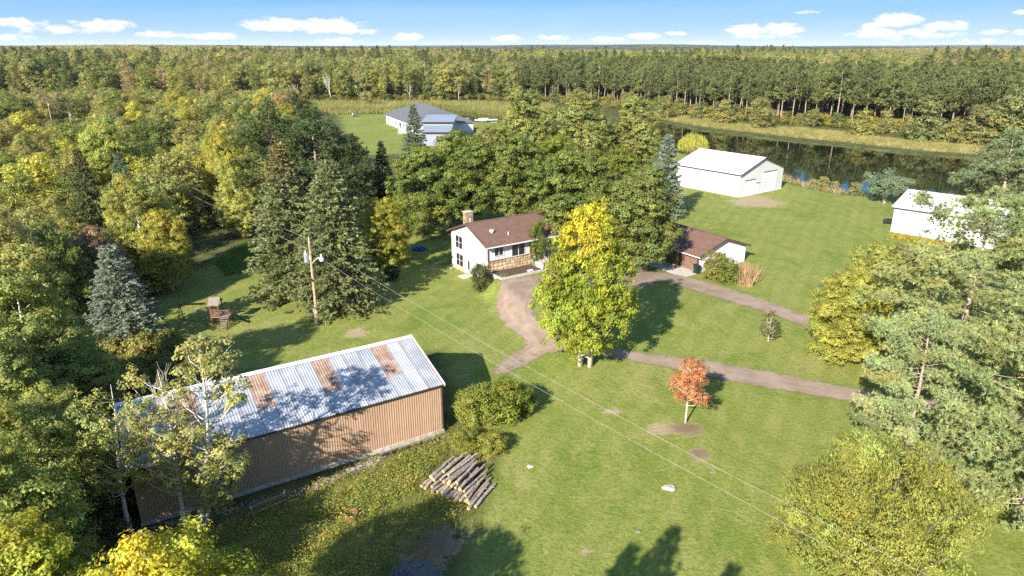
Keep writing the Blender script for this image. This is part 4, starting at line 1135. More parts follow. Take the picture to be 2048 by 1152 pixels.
def bl_kind(name, seed, Ht, Rad, hb, wm=None, r0=.28, every=1, double=0., **kw):
    bend = kw.pop('bend', .35); frac = kw.pop('frac', .85)
    vg, lb = broadleaf(seed, Ht, Rad, hb, **kw)
    return Kind(vg, limbs(seed, Ht, hb, lb, r0, bend=bend, every=every, double=double, frac=frac), LEAF, wm or BARK, name)
def sp_kind(name, seed, Ht, Rad, **kw):
    vg, wd = spruce(seed, Ht, Rad, **kw); return Kind(vg, wd, NEEDLE, BARK, name)
def pn_kind(name, seed, Ht, Rad, hb, **kw):
    vg, wd = pine(seed, Ht, Rad, hb, **kw); return Kind(vg, wd, NEEDLE, BARK_PINE, name)

def hand(kind, name, label, base, topy, col, Ht, wscale=1.0, rz=None, cat='tree', group=None, tilt=(0, 0), Rad=4.0, htadd=0, part='crown'):
    p = P(*base); h = top_height(p, topy) + htadd
    sz = h / Ht; sx = sz * wscale
    TREES.append((p[0], p[1], Rad * sx * .7))
    return plant(kind, name, label, cat, p, col, rz, sx, sz, group, tilt=tilt, part=part)

# -- kinds of the named trees (sizes in metres)
K_maple = [bl_kind('maple', 21 + i, 14, 5.2, 1.8, leaf=.25, nlobes=48, clump=.56, per=32, prof='round', lob=.30, r0=.32, every=2) for i in range(3)]
K_poplar = [bl_kind('poplar', 31 + i, 18, 4.8, 3.5, leaf=.27, nlobes=50, clump=.52, per=26, prof='oval', lob=.29, r0=.34, every=2, flat=1.25) for i in range(2)]
K_ash = bl_kind('ash', 41, 15.6, 4.6, 1.7, leaf=.27, nlobes=66, clump=.48, per=34, prof='oval', lob=.26, r0=.22, wm=BARK_PALE, double=.45, wl=.42, droop=.5, yellow_top=(.68, .90, (1.62, 1.30, .9)), gaps=.2, flat=.9, patch=.05)
K_aspen = [bl_kind('aspen', 51 + i, 14, 2.6, 4.4, leaf=.15, nlobes=40, clump=.36, per=28, prof='column', lob=.25, r0=.17, wm=BIRCH, wl=.85, flat=1.3, gaps=.42, dens=.75, bend=.7, frac=.92) for i in range(2)]
K_near = [bl_kind('near_leafy', 61 + i, 12, 4.2, 1.0, leaf=.165, nlobes=54, clump=.44, per=38, prof='oval', lob=.29, r0=.22, wm=BIRCH, wl=.7, gaps=.08) for i in range(3)]
K_spruce = [sp_kind('spruce', 71, 16.5, 4.6), sp_kind('spruce_b', 72, 15, 3.9, droop=.25), sp_kind('spruce_c', 73, 12, 3.0, droop=.12, step=.38, blade=.28, ragged=.12)]
K_brown = sp_kind('brown_top_spruce', 74, 15, 3.9, droop=.25, brown=.72)
K_pine = [pn_kind('pine', 81, 17, 5.6, 2.2, tufts=9500, nbr=84, blades=15, sub=9, prof='round', bl=.25, bw=.055, puff=.6), pn_kind('pine_b', 82, 14, 5.0, 1.0, tufts=8800, nbr=80, blades=15, sub=9, prof='round', bl=.25, bw=.055, puff=.6)]
K_wpine = [pn_kind('white_pine', 85, 18, 4.6, 3.0, tufts=3600, nbr=60, blades=9, bl=.46, bw=.11, puff=.9, prof='oval'), pn_kind('white_pine_b', 86, 15, 4.0, 2.0, tufts=3200, nbr=56, blades=9, bl=.46, bw=.11, puff=.9, prof='oval')]
K_locust = bl_kind('locust', 91, 7.5, 5.0, .4, leaf=.15, nlobes=44, clump=.34, per=30, prof='vase', lob=.23, lvar=(.5, 1.5), r0=.2, every=1, wl=.34, droop=.7, flat=.62, gaps=.36, patch=.07)
K_golden = bl_kind('golden', 92, 9, 4.6, .6, patch=.04, leaf=.155, nlobes=60, clump=.38, per=34, prof='round', lob=.25, r0=.2, every=2, wl=.55)
K_red = bl_kind('red_maple', 93, 5.8, 1.55, 1.9, leaf=.105, nlobes=26, clump=.24, per=26, prof='oval', lob=.32, r0=.075, wm=BARK_PALE, gaps=.12, bend=.05)
K_small = bl_kind('small_tree', 94, 3.3, 1.0, .7, leaf=.13, nlobes=16, clump=.25, per=12, prof='oval', lob=.36, r0=.05, wm=BARK_PALE, gaps=.25, bend=.05)
K_shrub = [bl_kind('shrub', 101 + i, 3.0, 1.7, .1, leaf=.13, nlobes=26, clump=.30, per=26, gaps=.18, prof='vase', lob=.30, r0=.05, bend=.1) for i in range(2)]
K_umb = pn_kind('umbrella_pine', 95, 4.6, 4.2, 2.0, tufts=1900, nbr=44, blades=9, bl=.36, bw=.10, prof='umbrella', trunk_r=.3, up=.1)
vgw = willow(96, 6.5, 4.2); mbw = MB(); mbw.tube([(0, 0, -.2), (.1, 0, 2.5), (.3, .1, 5)], [.4, .3, .08], 7)
K_willow = Kind(vgw, mbw, LEAF, BARK, 'willow')
K_bare = bare(97, 9, .14)

# -- the trees one can tell apart
hand(K_ash, 'ash_tree', 'tall double trunked yellow green tree beside the curving gravel driveway', (1170, 732), 402, (.245, .305, .038), 15.6, .95, rz=R(4), Rad=4.6)
hand(K_red, 'maple_sapling', 'small orange red maple with pale trunk in a bare circle', (1371, 846), 711, (.42, .225, .115), 5.8, 1.05, rz=1.2, Rad=1.5)
hand(K_small, 'sapling', 'thin dull brown green sapling on the lawn between the two drives', (1536, 684), 622, (0.103, 0.110, 0.039), 3.3, 1.0, Rad=1)
hand(K_spruce[0], 'spruce_tree', 'largest grey green spruce directly behind the near utility pole', (678, 617), 316, SPR, 16.5, 1.08, Rad=4.6)
hand(K_brown, 'spruce_tree', 'brown topped spruce left of the largest grey green spruce', (590, 592), 282, SPR, 15, 1.05, Rad=3.9)
hand(K_spruce[2], 'blue_spruce', 'blue grey spruce at the left edge of the shaded lawn', (258, 692), 486, (.215, .240, .185), 12, 1.3, Rad=3)
hand(K_spruce[2], 'blue_spruce', 'silver blue spruce between the oaks and the cream shed', (1326, 436), 266, (.205, .235, .185), 12, .95, Rad=3)
hand(K_spruce[2], 'blue_spruce', 'blue grey spruce in front of the grey roofed house', (833, 362), 206, (.150, .185, .125), 12, .85, Rad=3)
hand(K_spruce[1], 'spruce_tree', 'narrow very dark spruce behind the yellowing small tree', (772, 452), 280, (0.041, 0.061, 0.025), 15, .72, Rad=3)
hand(K_spruce[1], 'spruce_tree', 'small spruce beside the grey metal garages', (910, 345), 252, (0.117, 0.161, 0.069), 15, .85, Rad=3)
hand(K_wpine[0], 'white_pine', 'dark broad white pine, leftmost of the group above the spruces', (566, 470), 204, (.125, .150, .050), 18, 1.15, Rad=4.6)
hand(K_wpine[1], 'white_pine', 'dark green white pine in the middle of the group above the spruces', (642, 470), 214, (.110, .140, .058), 15, 1.2, Rad=4)
hand(K_wpine[0], 'white_pine', 'deep green white pine beside the far lawn', (678, 440), 246, (.082, .110, .045), 18, 1.15, Rad=4)
hand(K_wpine[1], 'white_pine', 'round dark pine just left of the narrow dark spruce', (716, 470), 270, (.065, .092, .034), 15, 1.0, Rad=4)
hand(K_wpine[1], 'pine_tree', 'slim light green pine with a bare pale trunk in the left woods', (152, 668), 438, (.230, .275, .075), 15, .72, Rad=3)
hand(K_brown, 'spruce_tree', 'tall thin dark spruce with reddish top in the left woods', (205, 545), 292, (.13, .15, .06), 15, .66, Rad=2.5)
hand(K_spruce[2], 'blue_spruce', 'pointed blue green spruce among the maples of the left woods', (268, 480), 300, (0.145, 0.190, 0.117), 12, .8, Rad=2.5)
MP = 'maple_tree'
hand(K_maple[0], MP, 'rounded green maple left of the stone chimney', (848, 470), 292, (.155, .205, .045), 14, .98, Rad=5)
hand(K_maple[1], MP, 'broad green maple directly behind the house roof', (930, 455), 262, (.145, .195, .042), 14, 1.0, Rad=5)
hand(K_maple[2], MP, 'green maple behind the right end of the house roof', (1030, 448), 262, (.150, .195, .045), 14, .98, Rad=5)
hand(K_maple[0], MP, 'big dark green maple between house and garage', (1160, 512), 296, (.135, .18, .042), 14, 1.1, rz=2.0, Rad=5)
hand(K_maple[1], MP, 'large spreading maple shading the garage roof', (1268, 536), 335, (.150, .19, .050), 14, 1.12, rz=4.0, Rad=5)
hand(K_maple[2], MP, 'green maple behind the spreading maple, near the silver spruce', (1235, 430), 290, MID, 14, .9, rz=1.0, Rad=5)
hand(K_maple[0], MP, 'green maple in the middle of the trees behind the house', (1110, 420), 270, MID, 14, .95, rz=3.0, Rad=5)
hand(K_poplar[0], 'poplar_tree', 'tall pale green poplar, leftmost of the three behind the house', (1052, 385), 176, (.225, .255, .075), 18, 1.12, Rad=5)
hand(K_poplar[1], 'poplar_tree', 'tall pale green poplar in the middle of the three', (1160, 385), 182, (.225, .255, .075), 18, 1.15, Rad=5)
hand(K_poplar[0], 'poplar_tree', 'tall pale green poplar nearest the silver spruce', (1262, 380), 190, (.225, .255, .075), 18, 1.05, rz=2.2, Rad=5)
hand(K_maple[2], MP, 'olive maple below the leftmost poplar', (985, 400), 246, LIGHT, 14, .9, rz=2.5, Rad=5)
hand(K_shrub[0], 'small_tree', 'slender small tree in front of the house entrance', (1074, 530), 446, GREEN, 3.0, .46, Rad=1.6)
hand(K_golden, 'yellow_tree', 'small yellow green tree right of the largest spruce', (776, 528), 398, (.26, .275, .04), 9, .78, Rad=3)
hand(K_golden, 'golden_tree', 'bushy golden tree in front of the big pine', (1690, 716), 545, (.30, .325, .070), 9, .98, Rad=4.6)
hand(K_golden, 'golden_tree', 'bushy yellow green tree behind the bushy golden tree', (1745, 650), 488, (.255, .295, .075), 9, .92, rz=3.3, Rad=4.6)
hand(K_pine[0], 'pine_tree', 'huge grey green pine with orange trunk at the right edge', (1893, 806), 380, (.305, .325, .135), 17, 1.16, rz=.5, Rad=5.5)
hand(K_pine[1], 'pine_tree', 'grey green pine at the lower right corner below the huge pine', (2040, 1040), 560, (.30, .32, .135), 14, .95, rz=2.5, Rad=5)
hand(K_pine[1], 'pine_tree', 'lower grey green pine in front of the golden tree', (1800, 935), 610, (.31, .34, .155), 14, .82, rz=4.5, Rad=5)
hand(K_pine[0], 'pine_tree', 'grey green pine rising at the right edge behind the white shed roof', (2090, 700), 350, (.28, .30, .12), 17, .92, rz=4.5, Rad=5)
hand(K_wpine[1], 'pine_tree', 'dark blue green pine above the white metal shed', (1988, 470), 262, (.19, .225, .115), 15, 1.35, Rad=5)
hand(K_locust, 'locust_tree', 'wide bright green feathery tree at the bottom right', (1738, 1185), 880, (.245, .285, .066), 7.5, .82, Rad=5)
hand(K_locust, 'locust_tree', 'smaller bright green feathery tree, left half of the bottom right clump', (1668, 1168), 950, (.25, .29, .066), 7.5, .95, rz=2.0, Rad=4)
hand(K_locust, 'locust_tree', 'yellowing feathery tree between the wide one and the corner pine', (1842, 1120), 955, (.28, .285, .07), 7.5, .85, rz=4.0, Rad=4)
hand(K_umb, 'flat_pine', 'low flat topped pine on the bank beside the pond', (1768, 407), 358, (0.193, 0.249, 0.152), 4.6, 1.0, Rad=4)
hand(K_willow, 'willow_tree', 'small pale weeping willow behind the cream shed', (1385, 309), 263, (0.400, 0.424, 0.083), 6.5, 1.0, Rad=4)
AS = 'aspen_tree'
hand(K_aspen[0], AS, 'white barked aspen in front of the barn, its tall right trunk', (396, 1070), 650, (.29, .31, .105), 14, 1.05, rz=.4, Rad=3, tilt=(0, R(11)))
hand(K_aspen[1], AS, 'white barked aspen in front of the barn, its left trunk', (374, 1076), 700, (.29, .31, .105), 14, .95, rz=2.0, Rad=3, tilt=(0, R(-1)))
hand(K_aspen[1], AS, 'short leaning aspen below the tall right trunk before the barn wall', (408, 1064), 835, (.27, .30, .095), 14, 1.15, rz=4.0, Rad=3, tilt=(0, R(20)))
hand(K_aspen[1], AS, 'leafy aspen at the left end of the barn', (262, 1068), 745, (.28, .32, .095), 14, 1.0, rz=3.0, Rad=3)
ND = 'broadleaf_tree'
hand(K_near[0], ND, 'tall leafy tree left of the barn beside the blue spruce', (95, 880), 500, (.25, .30, .085), 12, 1.0, Rad=4)
hand(K_near[1], ND, 'pale leafy tree at the left edge above the tall leafy one', (28, 690), 395, (.38, .40, .15), 12, 1.05, rz=1.0, Rad=4)
hand(K_near[2], ND, 'dense green tree at the left edge level with the barn roof', (10, 1010), 640, (.26, .31, .09), 12, 1.0, rz=2.0, Rad=4)
hand(K_near[1], ND, 'dark leafy tree between the blue spruce and the barn', (165, 900), 650, (.20, .255, .07), 12, .95, rz=5.0, Rad=4)
hand(K_near[1], ND, 'leafy green tree beside the left barn end, under the aspens', (150, 1040), 770, (.25, .31, .085), 12, 1.0, rz=.7, Rad=4)
hand(K_near[2], ND, 'sunlit leafy tree between the left edge and the barn', (75, 1120), 790, (.28, .33, .095), 12, 1.0, rz=2.7, Rad=4)
hand(K_near[0], ND, 'green leafy tree in the bottom left corner', (60, 1290), 880, (.25, .31, .075), 12, .95, rz=3.0, Rad=4)
plant(K_near[2], 'yellow_maple', 'bright yellow green tree top at the bottom left below the barn', 'tree', (-13.2, 20.9, 0), (.36, .38, .045), 1.0, .92, 11.0 / 12)
plant(K_near[0], 'yellow_maple', 'low yellow green tree top beside the bottom left corner', 'tree', (-20.6, 22.5, 0), (.28, .33, .045), .2, .85, 9.5 / 12)
hand(K_near[1], MP, 'yellow green maple at the edge of the shaded lawn', (345, 580), 410, (.31, .325, .06), 12, .85, rz=3.2, Rad=4)
hand(K_near[2], MP, 'olive gold maple just behind the blue grey spruce', (298, 570), 345, (.255, .285, .07), 12, .82, rz=1.1, Rad=4)
hand(K_near[0], 'oak_tree', 'pinkish brown leaved tree behind the blue grey spruce', (215, 640), 452, (.275, .22, .145), 12, .9, rz=4.2, Rad=4)
hand(K_maple[1], MP, 'bright green maple crown high in the left woods', (228, 430), 236, (.25, .30, .07), 14, .8, rz=5.1, Rad=4)
hand(K_golden, 'yellow_tree', 'bright yellow tree beside the dark white pines', (468, 420), 248, (.33, .34, .065), 9, .55, Rad=3)
hand(K_near[2], 'yellow_tree', 'yellow green tree left of the brown topped spruce', (490, 470), 308, (.30, .335, .08), 12, .9, rz=.6, Rad=4)
b = P(352, 1000)
db = thing('dead_tree', 'bare grey dead tree top among the aspens', 'tree', b); K = K_bare.build('trunk', BARK_PALE, db); db.scale = (1.15, 1.15, top_height(b, 655) / 9.6)
b = P(55, 560); db = thing('dead_tree', 'bleached bare tree in the pale leafy woods at left', 'tree', b); o_ = bpy.data.objects.new('trunk', K.data); link(o_); o_.parent = db; db.scale = (1, 1, top_height(b, 395) / 9.6); db.rotation_euler = (0, .2, 1)
b = P(1955, 262); db = thing('dead_tree', 'white dead tree standing above the pine plantation', 'tree', b); o_ = bpy.data.objects.new('trunk', K.data); link(o_); o_.parent = db; db.scale = (1.6, 1.6, top_height(b, 150) / 9.0); db.rotation_euler = (0, 0, 2)
for k_, (bx, by, ty, lb_) in enumerate(((566, 207, 152, 'leftmost bare white birch at the far forest edge above the white pines'), (592, 207, 150, 'right one of the two bare white birches above the white pines'), (662, 204, 122, 'tall bare white birch at the far forest edge above the far lawn'), (820, 203, 152, 'bare white tree in the far forest right of the grey house roof'), (918, 200, 148, 'grey bare tree in the far forest beyond the small pond'), (430, 330, 250, 'bare twiggy tree in the middle of the left woods'))):
    b = P(bx, by); db = thing('dead_tree', lb_, 'tree', b); o_ = bpy.data.objects.new('trunk', K.data); link(o_); o_.parent = db; hh_ = top_height(b, ty) / 9.6; db.scale = (hh_ * .8, hh_ * .8, hh_); db.rotation_euler = (0, .06 * (k_ % 3 - 1), k_ * 1.7)
# trees that stand below and behind the picture and only throw their shade into it
for (x, y, h, k, lab) in ((-3.6, 10.3, 16, K_spruce[0], 'tall spruce below the picture throwing its shade on the lawn'), (-5.9, 9.6, 15.4, K_spruce[1], 'slim spruce beside the tall one below the picture'), (.6, 9.8, 14.2, K_spruce[1], 'shorter spruce below the picture, nearest the feathery tree')):
    plant(k, 'spruce_tree', lab, 'tree', (x, y, 0), SPR, 0, .75, h / (16.5 if k is K_spruce[0] else 15))
plant(K_near[1], 'broadleaf_tree', 'leafy tree just below the picture near the gravel heap', 'tree', (-9.4, 18.6, 0), MID, None, .9, 10.4 / 12)
# shrubs round the yard
SB = 'shrub'
for (bx, by, ty, k, col, w, lab) in (
    (962, 580, 532, 0, (0.086, 0.110, 0.036), 1.0, 'dark round shrub at the near corner of the white house'),
    (946, 848, 780, 0, (0.207, 0.249, 0.048), 1.1, 'leafy shrub nearest the barn corner'), (1002, 842, 762, 1, (0.172, 0.227, 0.034), 1.2, 'tall green shrub in the clump beside the barn'), (1046, 826, 776, 0, (0.138, 0.190, 0.030), 1.15, 'dark green shrub at the right of the barn clump'),
    (985, 905, 868, 1, (0.214, 0.249, 0.048), 1.5, 'low weedy shrub above the log pile'), (930, 900, 862, 0, (0.207, 0.234, 0.048), 1.4, 'low weedy bush between barn and log pile'),
    (1425, 560, 502, 1, (0.200, 0.219, 0.055), .9, 'ragged green shrub beside the wheeled bin'), (1452, 566, 520, 0, (0.152, 0.197, 0.041), 1.1, 'leafy shrub in the middle of the garage bed'),
    (785, 560, 530, 1, (0.041, 0.053, 0.022), 1.2, 'small dark shrub beside the largest spruce'), (1640, 590, 572, 0, (0.166, 0.183, 0.083), 1.1, 'little grey shrub in a mulch ring on the lawn'),
    (1625, 374, 358, 1, (0.317, 0.322, 0.083), 1.3, 'pale shrub on the bank right of the cream shed'), (1645, 380, 354, 0, (0.276, 0.293, 0.110), 1.0, 'grey green shrub on the pond bank'), (1668, 384, 362, 1, (0.304, 0.307, 0.166), .9, 'silvery shrub at the water edge'),
    (1710, 390, 366, 0, (0.262, 0.278, 0.103), 1.1, 'rounded olive shrub left of the flat topped pine'), (1590, 370, 362, 1, (0.328, 0.322, 0.055), 1.6, 'low golden shrub beside the cream shed'),
    (735, 212, 184, 0, (0.290, 0.315, 0.117), 1.2, 'pale rounded willow shrub beyond the far lawn'), (688, 600, 580, 1, (0.069, 0.088, 0.028), 1, 'low dark shrub under the spruces')):
    hand(K_shrub[k], SB, lab, (bx, by), ty, col, 3.0, w, cat='shrub', Rad=1.7, part='foliage')

# ------------------------------------------------------------------ the woods
K_for = [bl_kind('forest_a', 201, 16, 3.6, 3.5, leaf=.35, nlobes=24, clump=.64, per=14, prof='oval', lob=.40, r0=.18, every=3, dens=.9, flat=1.1),
         bl_kind('forest_b', 202, 14, 4.2, 2.5, leaf=.35, nlobes=26, clump=.64, per=14, prof='round', lob=.36, r0=.2, every=3, dens=.9),
         bl_kind('forest_c', 203, 18, 3.0, 5.5, leaf=.34, nlobes=24, clump=.56, per=13, prof='column', lob=.42, r0=.15, wm=BIRCH, every=2, dens=.8, gaps=.15, flat=1.3),
         bl_kind('forest_d', 204, 12, 3.8, 1.2, leaf=.34, nlobes=24, clump=.60, per=14, prof='round', lob=.38, r0=.16, every=3, dens=.9)]
HF = [16, 14, 18, 12]
K_fpine = [pn_kind('forest_pine', 211 + i, 20, 3.1, 8.0, tufts=560, nbr=34, blades=7, bl=.66, bw=.20, puff=.95, prof='oval', trunk_r=.17, sub=3) for i in range(2)]
K_fspr = [sp_kind('forest_spruce', 221, 15, 2.8, per=7, step=.55, blade=.50, dens=.55, width=.22, nq=4)]
K_cedar = bl_kind('bank_tree', 231, 8, 3.2, .2, leaf=.36, nlobes=24, clump=.55, per=10, prof='cone', lob=.34, r0=.14, every=4, dens=1.0)

rng = np.random.default_rng(77)
def poisson(xmin, xmax, ymin, ymax, r, n_try, accept):
    cell = r / math.sqrt(2); grid = {}; out = []
    xs = rng.uniform(xmin, xmax, n_try); ys = rng.uniform(ymin, ymax, n_try); ok = accept(xs, ys)
    for x, y in zip(xs[ok], ys[ok]):
        gx, gy = int(x // cell), int(y // cell); good = True
        for i in range(gx - 2, gx + 3):
            for j in range(gy - 2, gy + 3):
                q = grid.get((i, j))
                if q is not None and (q[0] - x) ** 2 + (q[1] - y) ** 2 < r * r: good = False; break
            if not good: break
        if good: grid[(gx, gy)] = (x, y); out.append((x, y))
    return np.array(out)
bx_ = [60, 68, 90, 103, 113, 130, 160, 195, 230, 300, 340]; bxx = [-43, -42, -50, -50, -44, -42, -50, -64, -74, -92, -100]
HT = np.array(TREES)
def clear_of(x, y, extra=1.6):
    ok = np.ones(len(x), bool)
    for (tx, ty, r) in HT: ok &= np.hypot(x - tx, y - ty) > r + extra
    return ok
def in_left(x, y):
    ok = (y > 60) & (y < 338) & (x < np.interp(y, bx_, bxx)) & (x > -.80 * y - 14)
    ok &= ~((np.abs(x + 146) / 26) ** 2 + (np.abs(y - 226) / 30) ** 2 < 1)
    ok &= clear_of(x, y); return ok
EDGE = np.array([(-420, 372), (-90, 366), (-20, 385), (20, 372), (64, 316), (92, 276), (125, 246), (148, 216), (175, 180), (205, 150), (420, 40)], float)
def edge_sd(x, y):
    """distance behind the forest edge (positive inside the woods)"""
    d = np.full(len(x), 1e9); yy = np.interp(x, EDGE[:, 0], EDGE[:, 1])
    for i in range(len(EDGE) - 1):
        a, b_ = EDGE[i], EDGE[i + 1]; e = b_ - a; t = np.clip(((x - a[0]) * e[0] + (y - a[1]) * e[1]) / (e @ e), 0, 1)
        d = np.minimum(d, np.hypot(x - a[0] - t * e[0], y - a[1] - t * e[1]))
    return np.where(y > yy, d, -d)
def view(x, y, m=25): return np.abs(x) < .76 * y + m
PLANT_W = lambda x, y: (edge_sd(x, y) < 75) & (x > 5) & (x < 260)
left = poisson(-300, -38, 60, 338, 5.4, 9000, in_left)
pinesp = poisson(0, 260, 140, 480, 4.3, 16000, lambda x, y: (edge_sd(x, y) > 0) & PLANT_W(x, y) & view(x, y, 10))
far = poisson(-330, 360, 200, 480, 5.6, 16000, lambda x, y: (edge_sd(x, y) > 0) & ~PLANT_W(x, y) & view(x, y) & (y < 470))
allbl = np.concatenate([left, far]); order = np.argsort(np.hypot(allbl[:, 0], allbl[:, 1] ))
N_BL = 290
LAB = {}
zones = []
pal = [('mid green', (.165, .205, .050)), ('dark green', (.110, .150, .040)), ('olive', (.215, .218, .070)), ('yellow green', (.300, .315, .060)), ('pale green', (.255, .285, .095)), ('golden yellow', (.36, .365, .06)), ('rusty brown', (.29, .225, .115))]
wts_left = np.array([.20, .10, .24, .22, .17, .055, .015]); wts_far = np.array([.27, .16, .20, .15, .16, .025, .035])
rest_bl = []
rr_ = random.Random(9)
def forest_tree(x, y, zone, wts, phrase):
    wt = wts.copy(); dr = math.sin(x * .045 + y * .021) + math.sin(y * .037 - x * .018 + 2)
    if dr > .5: wt[[1, 2]] *= .35; wt[[3, 4]] *= 1.8
    if dr < -.5: wt[[3, 4, 5]] *= .4; wt[1] *= 2
    k = rng.choice(len(pal), p=wt / wt.sum()); nm, c = pal[k]
    leftz = zone == 'left'
    ki = rng.choice(4, p=[.2, .3, .1, .4] if leftz else [.34, .26, .28, .12]); K_ = K_for[ki]
    hh = (rng.uniform(5.5, 11.5) if leftz else rng.uniform(12, 23)); 
    if leftz and y > 240: hh *= 1.15
    j = rng.normal() * .12 + (.16 if leftz else 0)
    c = tuple(np.clip(np.array(c) * (1 + j), .01, .6))
    spn = K_.crown.name.startswith('forest_c')
    nm2 = 'slender white trunked' if ki == 2 else ('rounded' if ki in (1, 3) else 'upright')
    if leftz: phrase = 'close to the yard in the left woods' if x > np.interp(y, bx_, bxx) - 14 else ('round the clearing of the far poles' if abs(x + 146) < 42 and abs(y - 226) < 46 else ('at the back of the left woods before the reeds' if y > 275 else ('at the left edge of the woods' if x < -.62 * y else 'in the middle of the left woods')))
    else: phrase = 'in the far forest left of the grey house' if x < -.24 * y else ('in the far forest behind the grey house' if x < .02 * y else 'in the far forest right of the pine plantation')
    lab = f'{nm2} {nm} tree {phrase}'
    plant(K_, 'birch_tree' if ki == 2 else 'forest_tree', lab, 'tree', (x, y, float(ground(x, y))), c, rng.uniform(0, 6.28), hh / HF[ki] * rng.uniform(.85, 1.15) * (1.15 if leftz else 1), hh / HF[ki], f'{nm2} {nm} trees {phrase}')
nl = len(left)
for n_, i in enumerate(order):
    x, y = allbl[i]; zl = i < nl
    if n_ < N_BL: forest_tree(x, y, 'left' if zl else 'far', wts_left if zl else wts_far, 'in the woods left of the yard' if zl else 'in the forest beyond the ponds')
    else: rest_bl.append((x, y, zl))
order = np.argsort(edge_sd(pinesp[:, 0], pinesp[:, 1]))
rest_p = []
for n_, i in enumerate(order):
    x, y = pinesp[i]
    if n_ < 280:
        ed_ = float(edge_sd(np.array([x]), np.array([y]))[0]); pl_ = 'tall red pine ' + ('in the front row of the plantation beyond the pond' if ed_ < 5 else ('in the second rows of the plantation' if ed_ < 12 else 'deeper inside the plantation, showing only its crown')) + (', at the right' if x > 120 else ', at the left' if x < 60 else '')
        hh = rng.uniform(18, 23); s = hh / 20; c = np.array((.155, .172, .062)) * rng.uniform(.85, 1.2)
        plant(K_fpine[int(rng.integers(2))], 'red_pine', pl_, 'tree', (x, y, float(ground(x, y))), tuple(c), rng.uniform(0, 6.28), s * rng.uniform(.85, 1.4), s * rng.choice([1, 1, 1, .88, 1.07]), pl_.replace('tall red pine', 'red pines'), tilt=(rng.normal() * .03, rng.normal() * .03))
    else: rest_p.append((x, y))
# low trees that stand along the far bank, in front of the pines
for i, (bx, by, ty, w) in enumerate([(1330, 238, 190, 1.0), (1392, 240, 205, 1.0), (1446, 248, 195, 1.25), (1518, 258, 195, 1.1), (1598, 256, 228, 1.0), (1722, 272, 216, 1.35), (1765, 268, 235, .9), (1845, 282, 192, 1.3), (1905, 284, 232, 1.1), (1957, 290, 208, 1.25), (2018, 292, 180, 1.2), (2060, 300, 190, 1.2)]):
    lab = ['bushy tree on the far bank nearest the poplars', 'small bushy tree on the far bank above the willow', 'wide bushy tree on the far bank left of the pine trunks', 'bushy tree on the far bank above the cream shed', 'small round bush before the bare pine trunks', 'broad leafy tree on the far bank right of the bare pine trunks',
           'small tree beside the broad leafy tree on the far bank', 'big dark bushy tree on the far bank at right', 'low bushy tree between two larger ones on the far bank', 'dark leafy tree on the far bank below the white dead tree', 'green tree on the far bank near the right edge', 'green tree on the far bank at the right edge'][i]
    hand(K_cedar if i % 3 else K_for[3], 'bank_tree', lab, (bx, by), ty, [(.235, .255, .095), (.195, .225, .085), (.265, .275, .085)][i % 3], 8 if i % 3 else 12, w * (1.0 if i % 3 else 1.2), Rad=3.5)

yt_ = poisson(20, 175, 170, 380, 6.5, 4000, lambda x, y: (edge_sd(x, y) > -5) & (edge_sd(x, y) < 1.5) & (poly_sd(POND, x, y) < -8))
for (x, y) in yt_:
    K_ = K_cedar if rng.uniform() < .6 else K_for[3]; hh = rng.uniform(3.5, 8.5); c = np.array([(.19, .22, .08), (.24, .25, .09), (.15, .19, .065)][int(rng.integers(3))]) * rng.uniform(.9, 1.15)
    plant(K_, 'young_tree', 'young bushy tree at the foot of the pine plantation', 'tree', (x, y, float(ground(x, y))), tuple(c), rng.uniform(0, 6.28), hh / (8 if K_ is K_cedar else 12) * 1.25, hh / (8 if K_ is K_cedar else 12), 'young trees along the foot of the pine plantation')
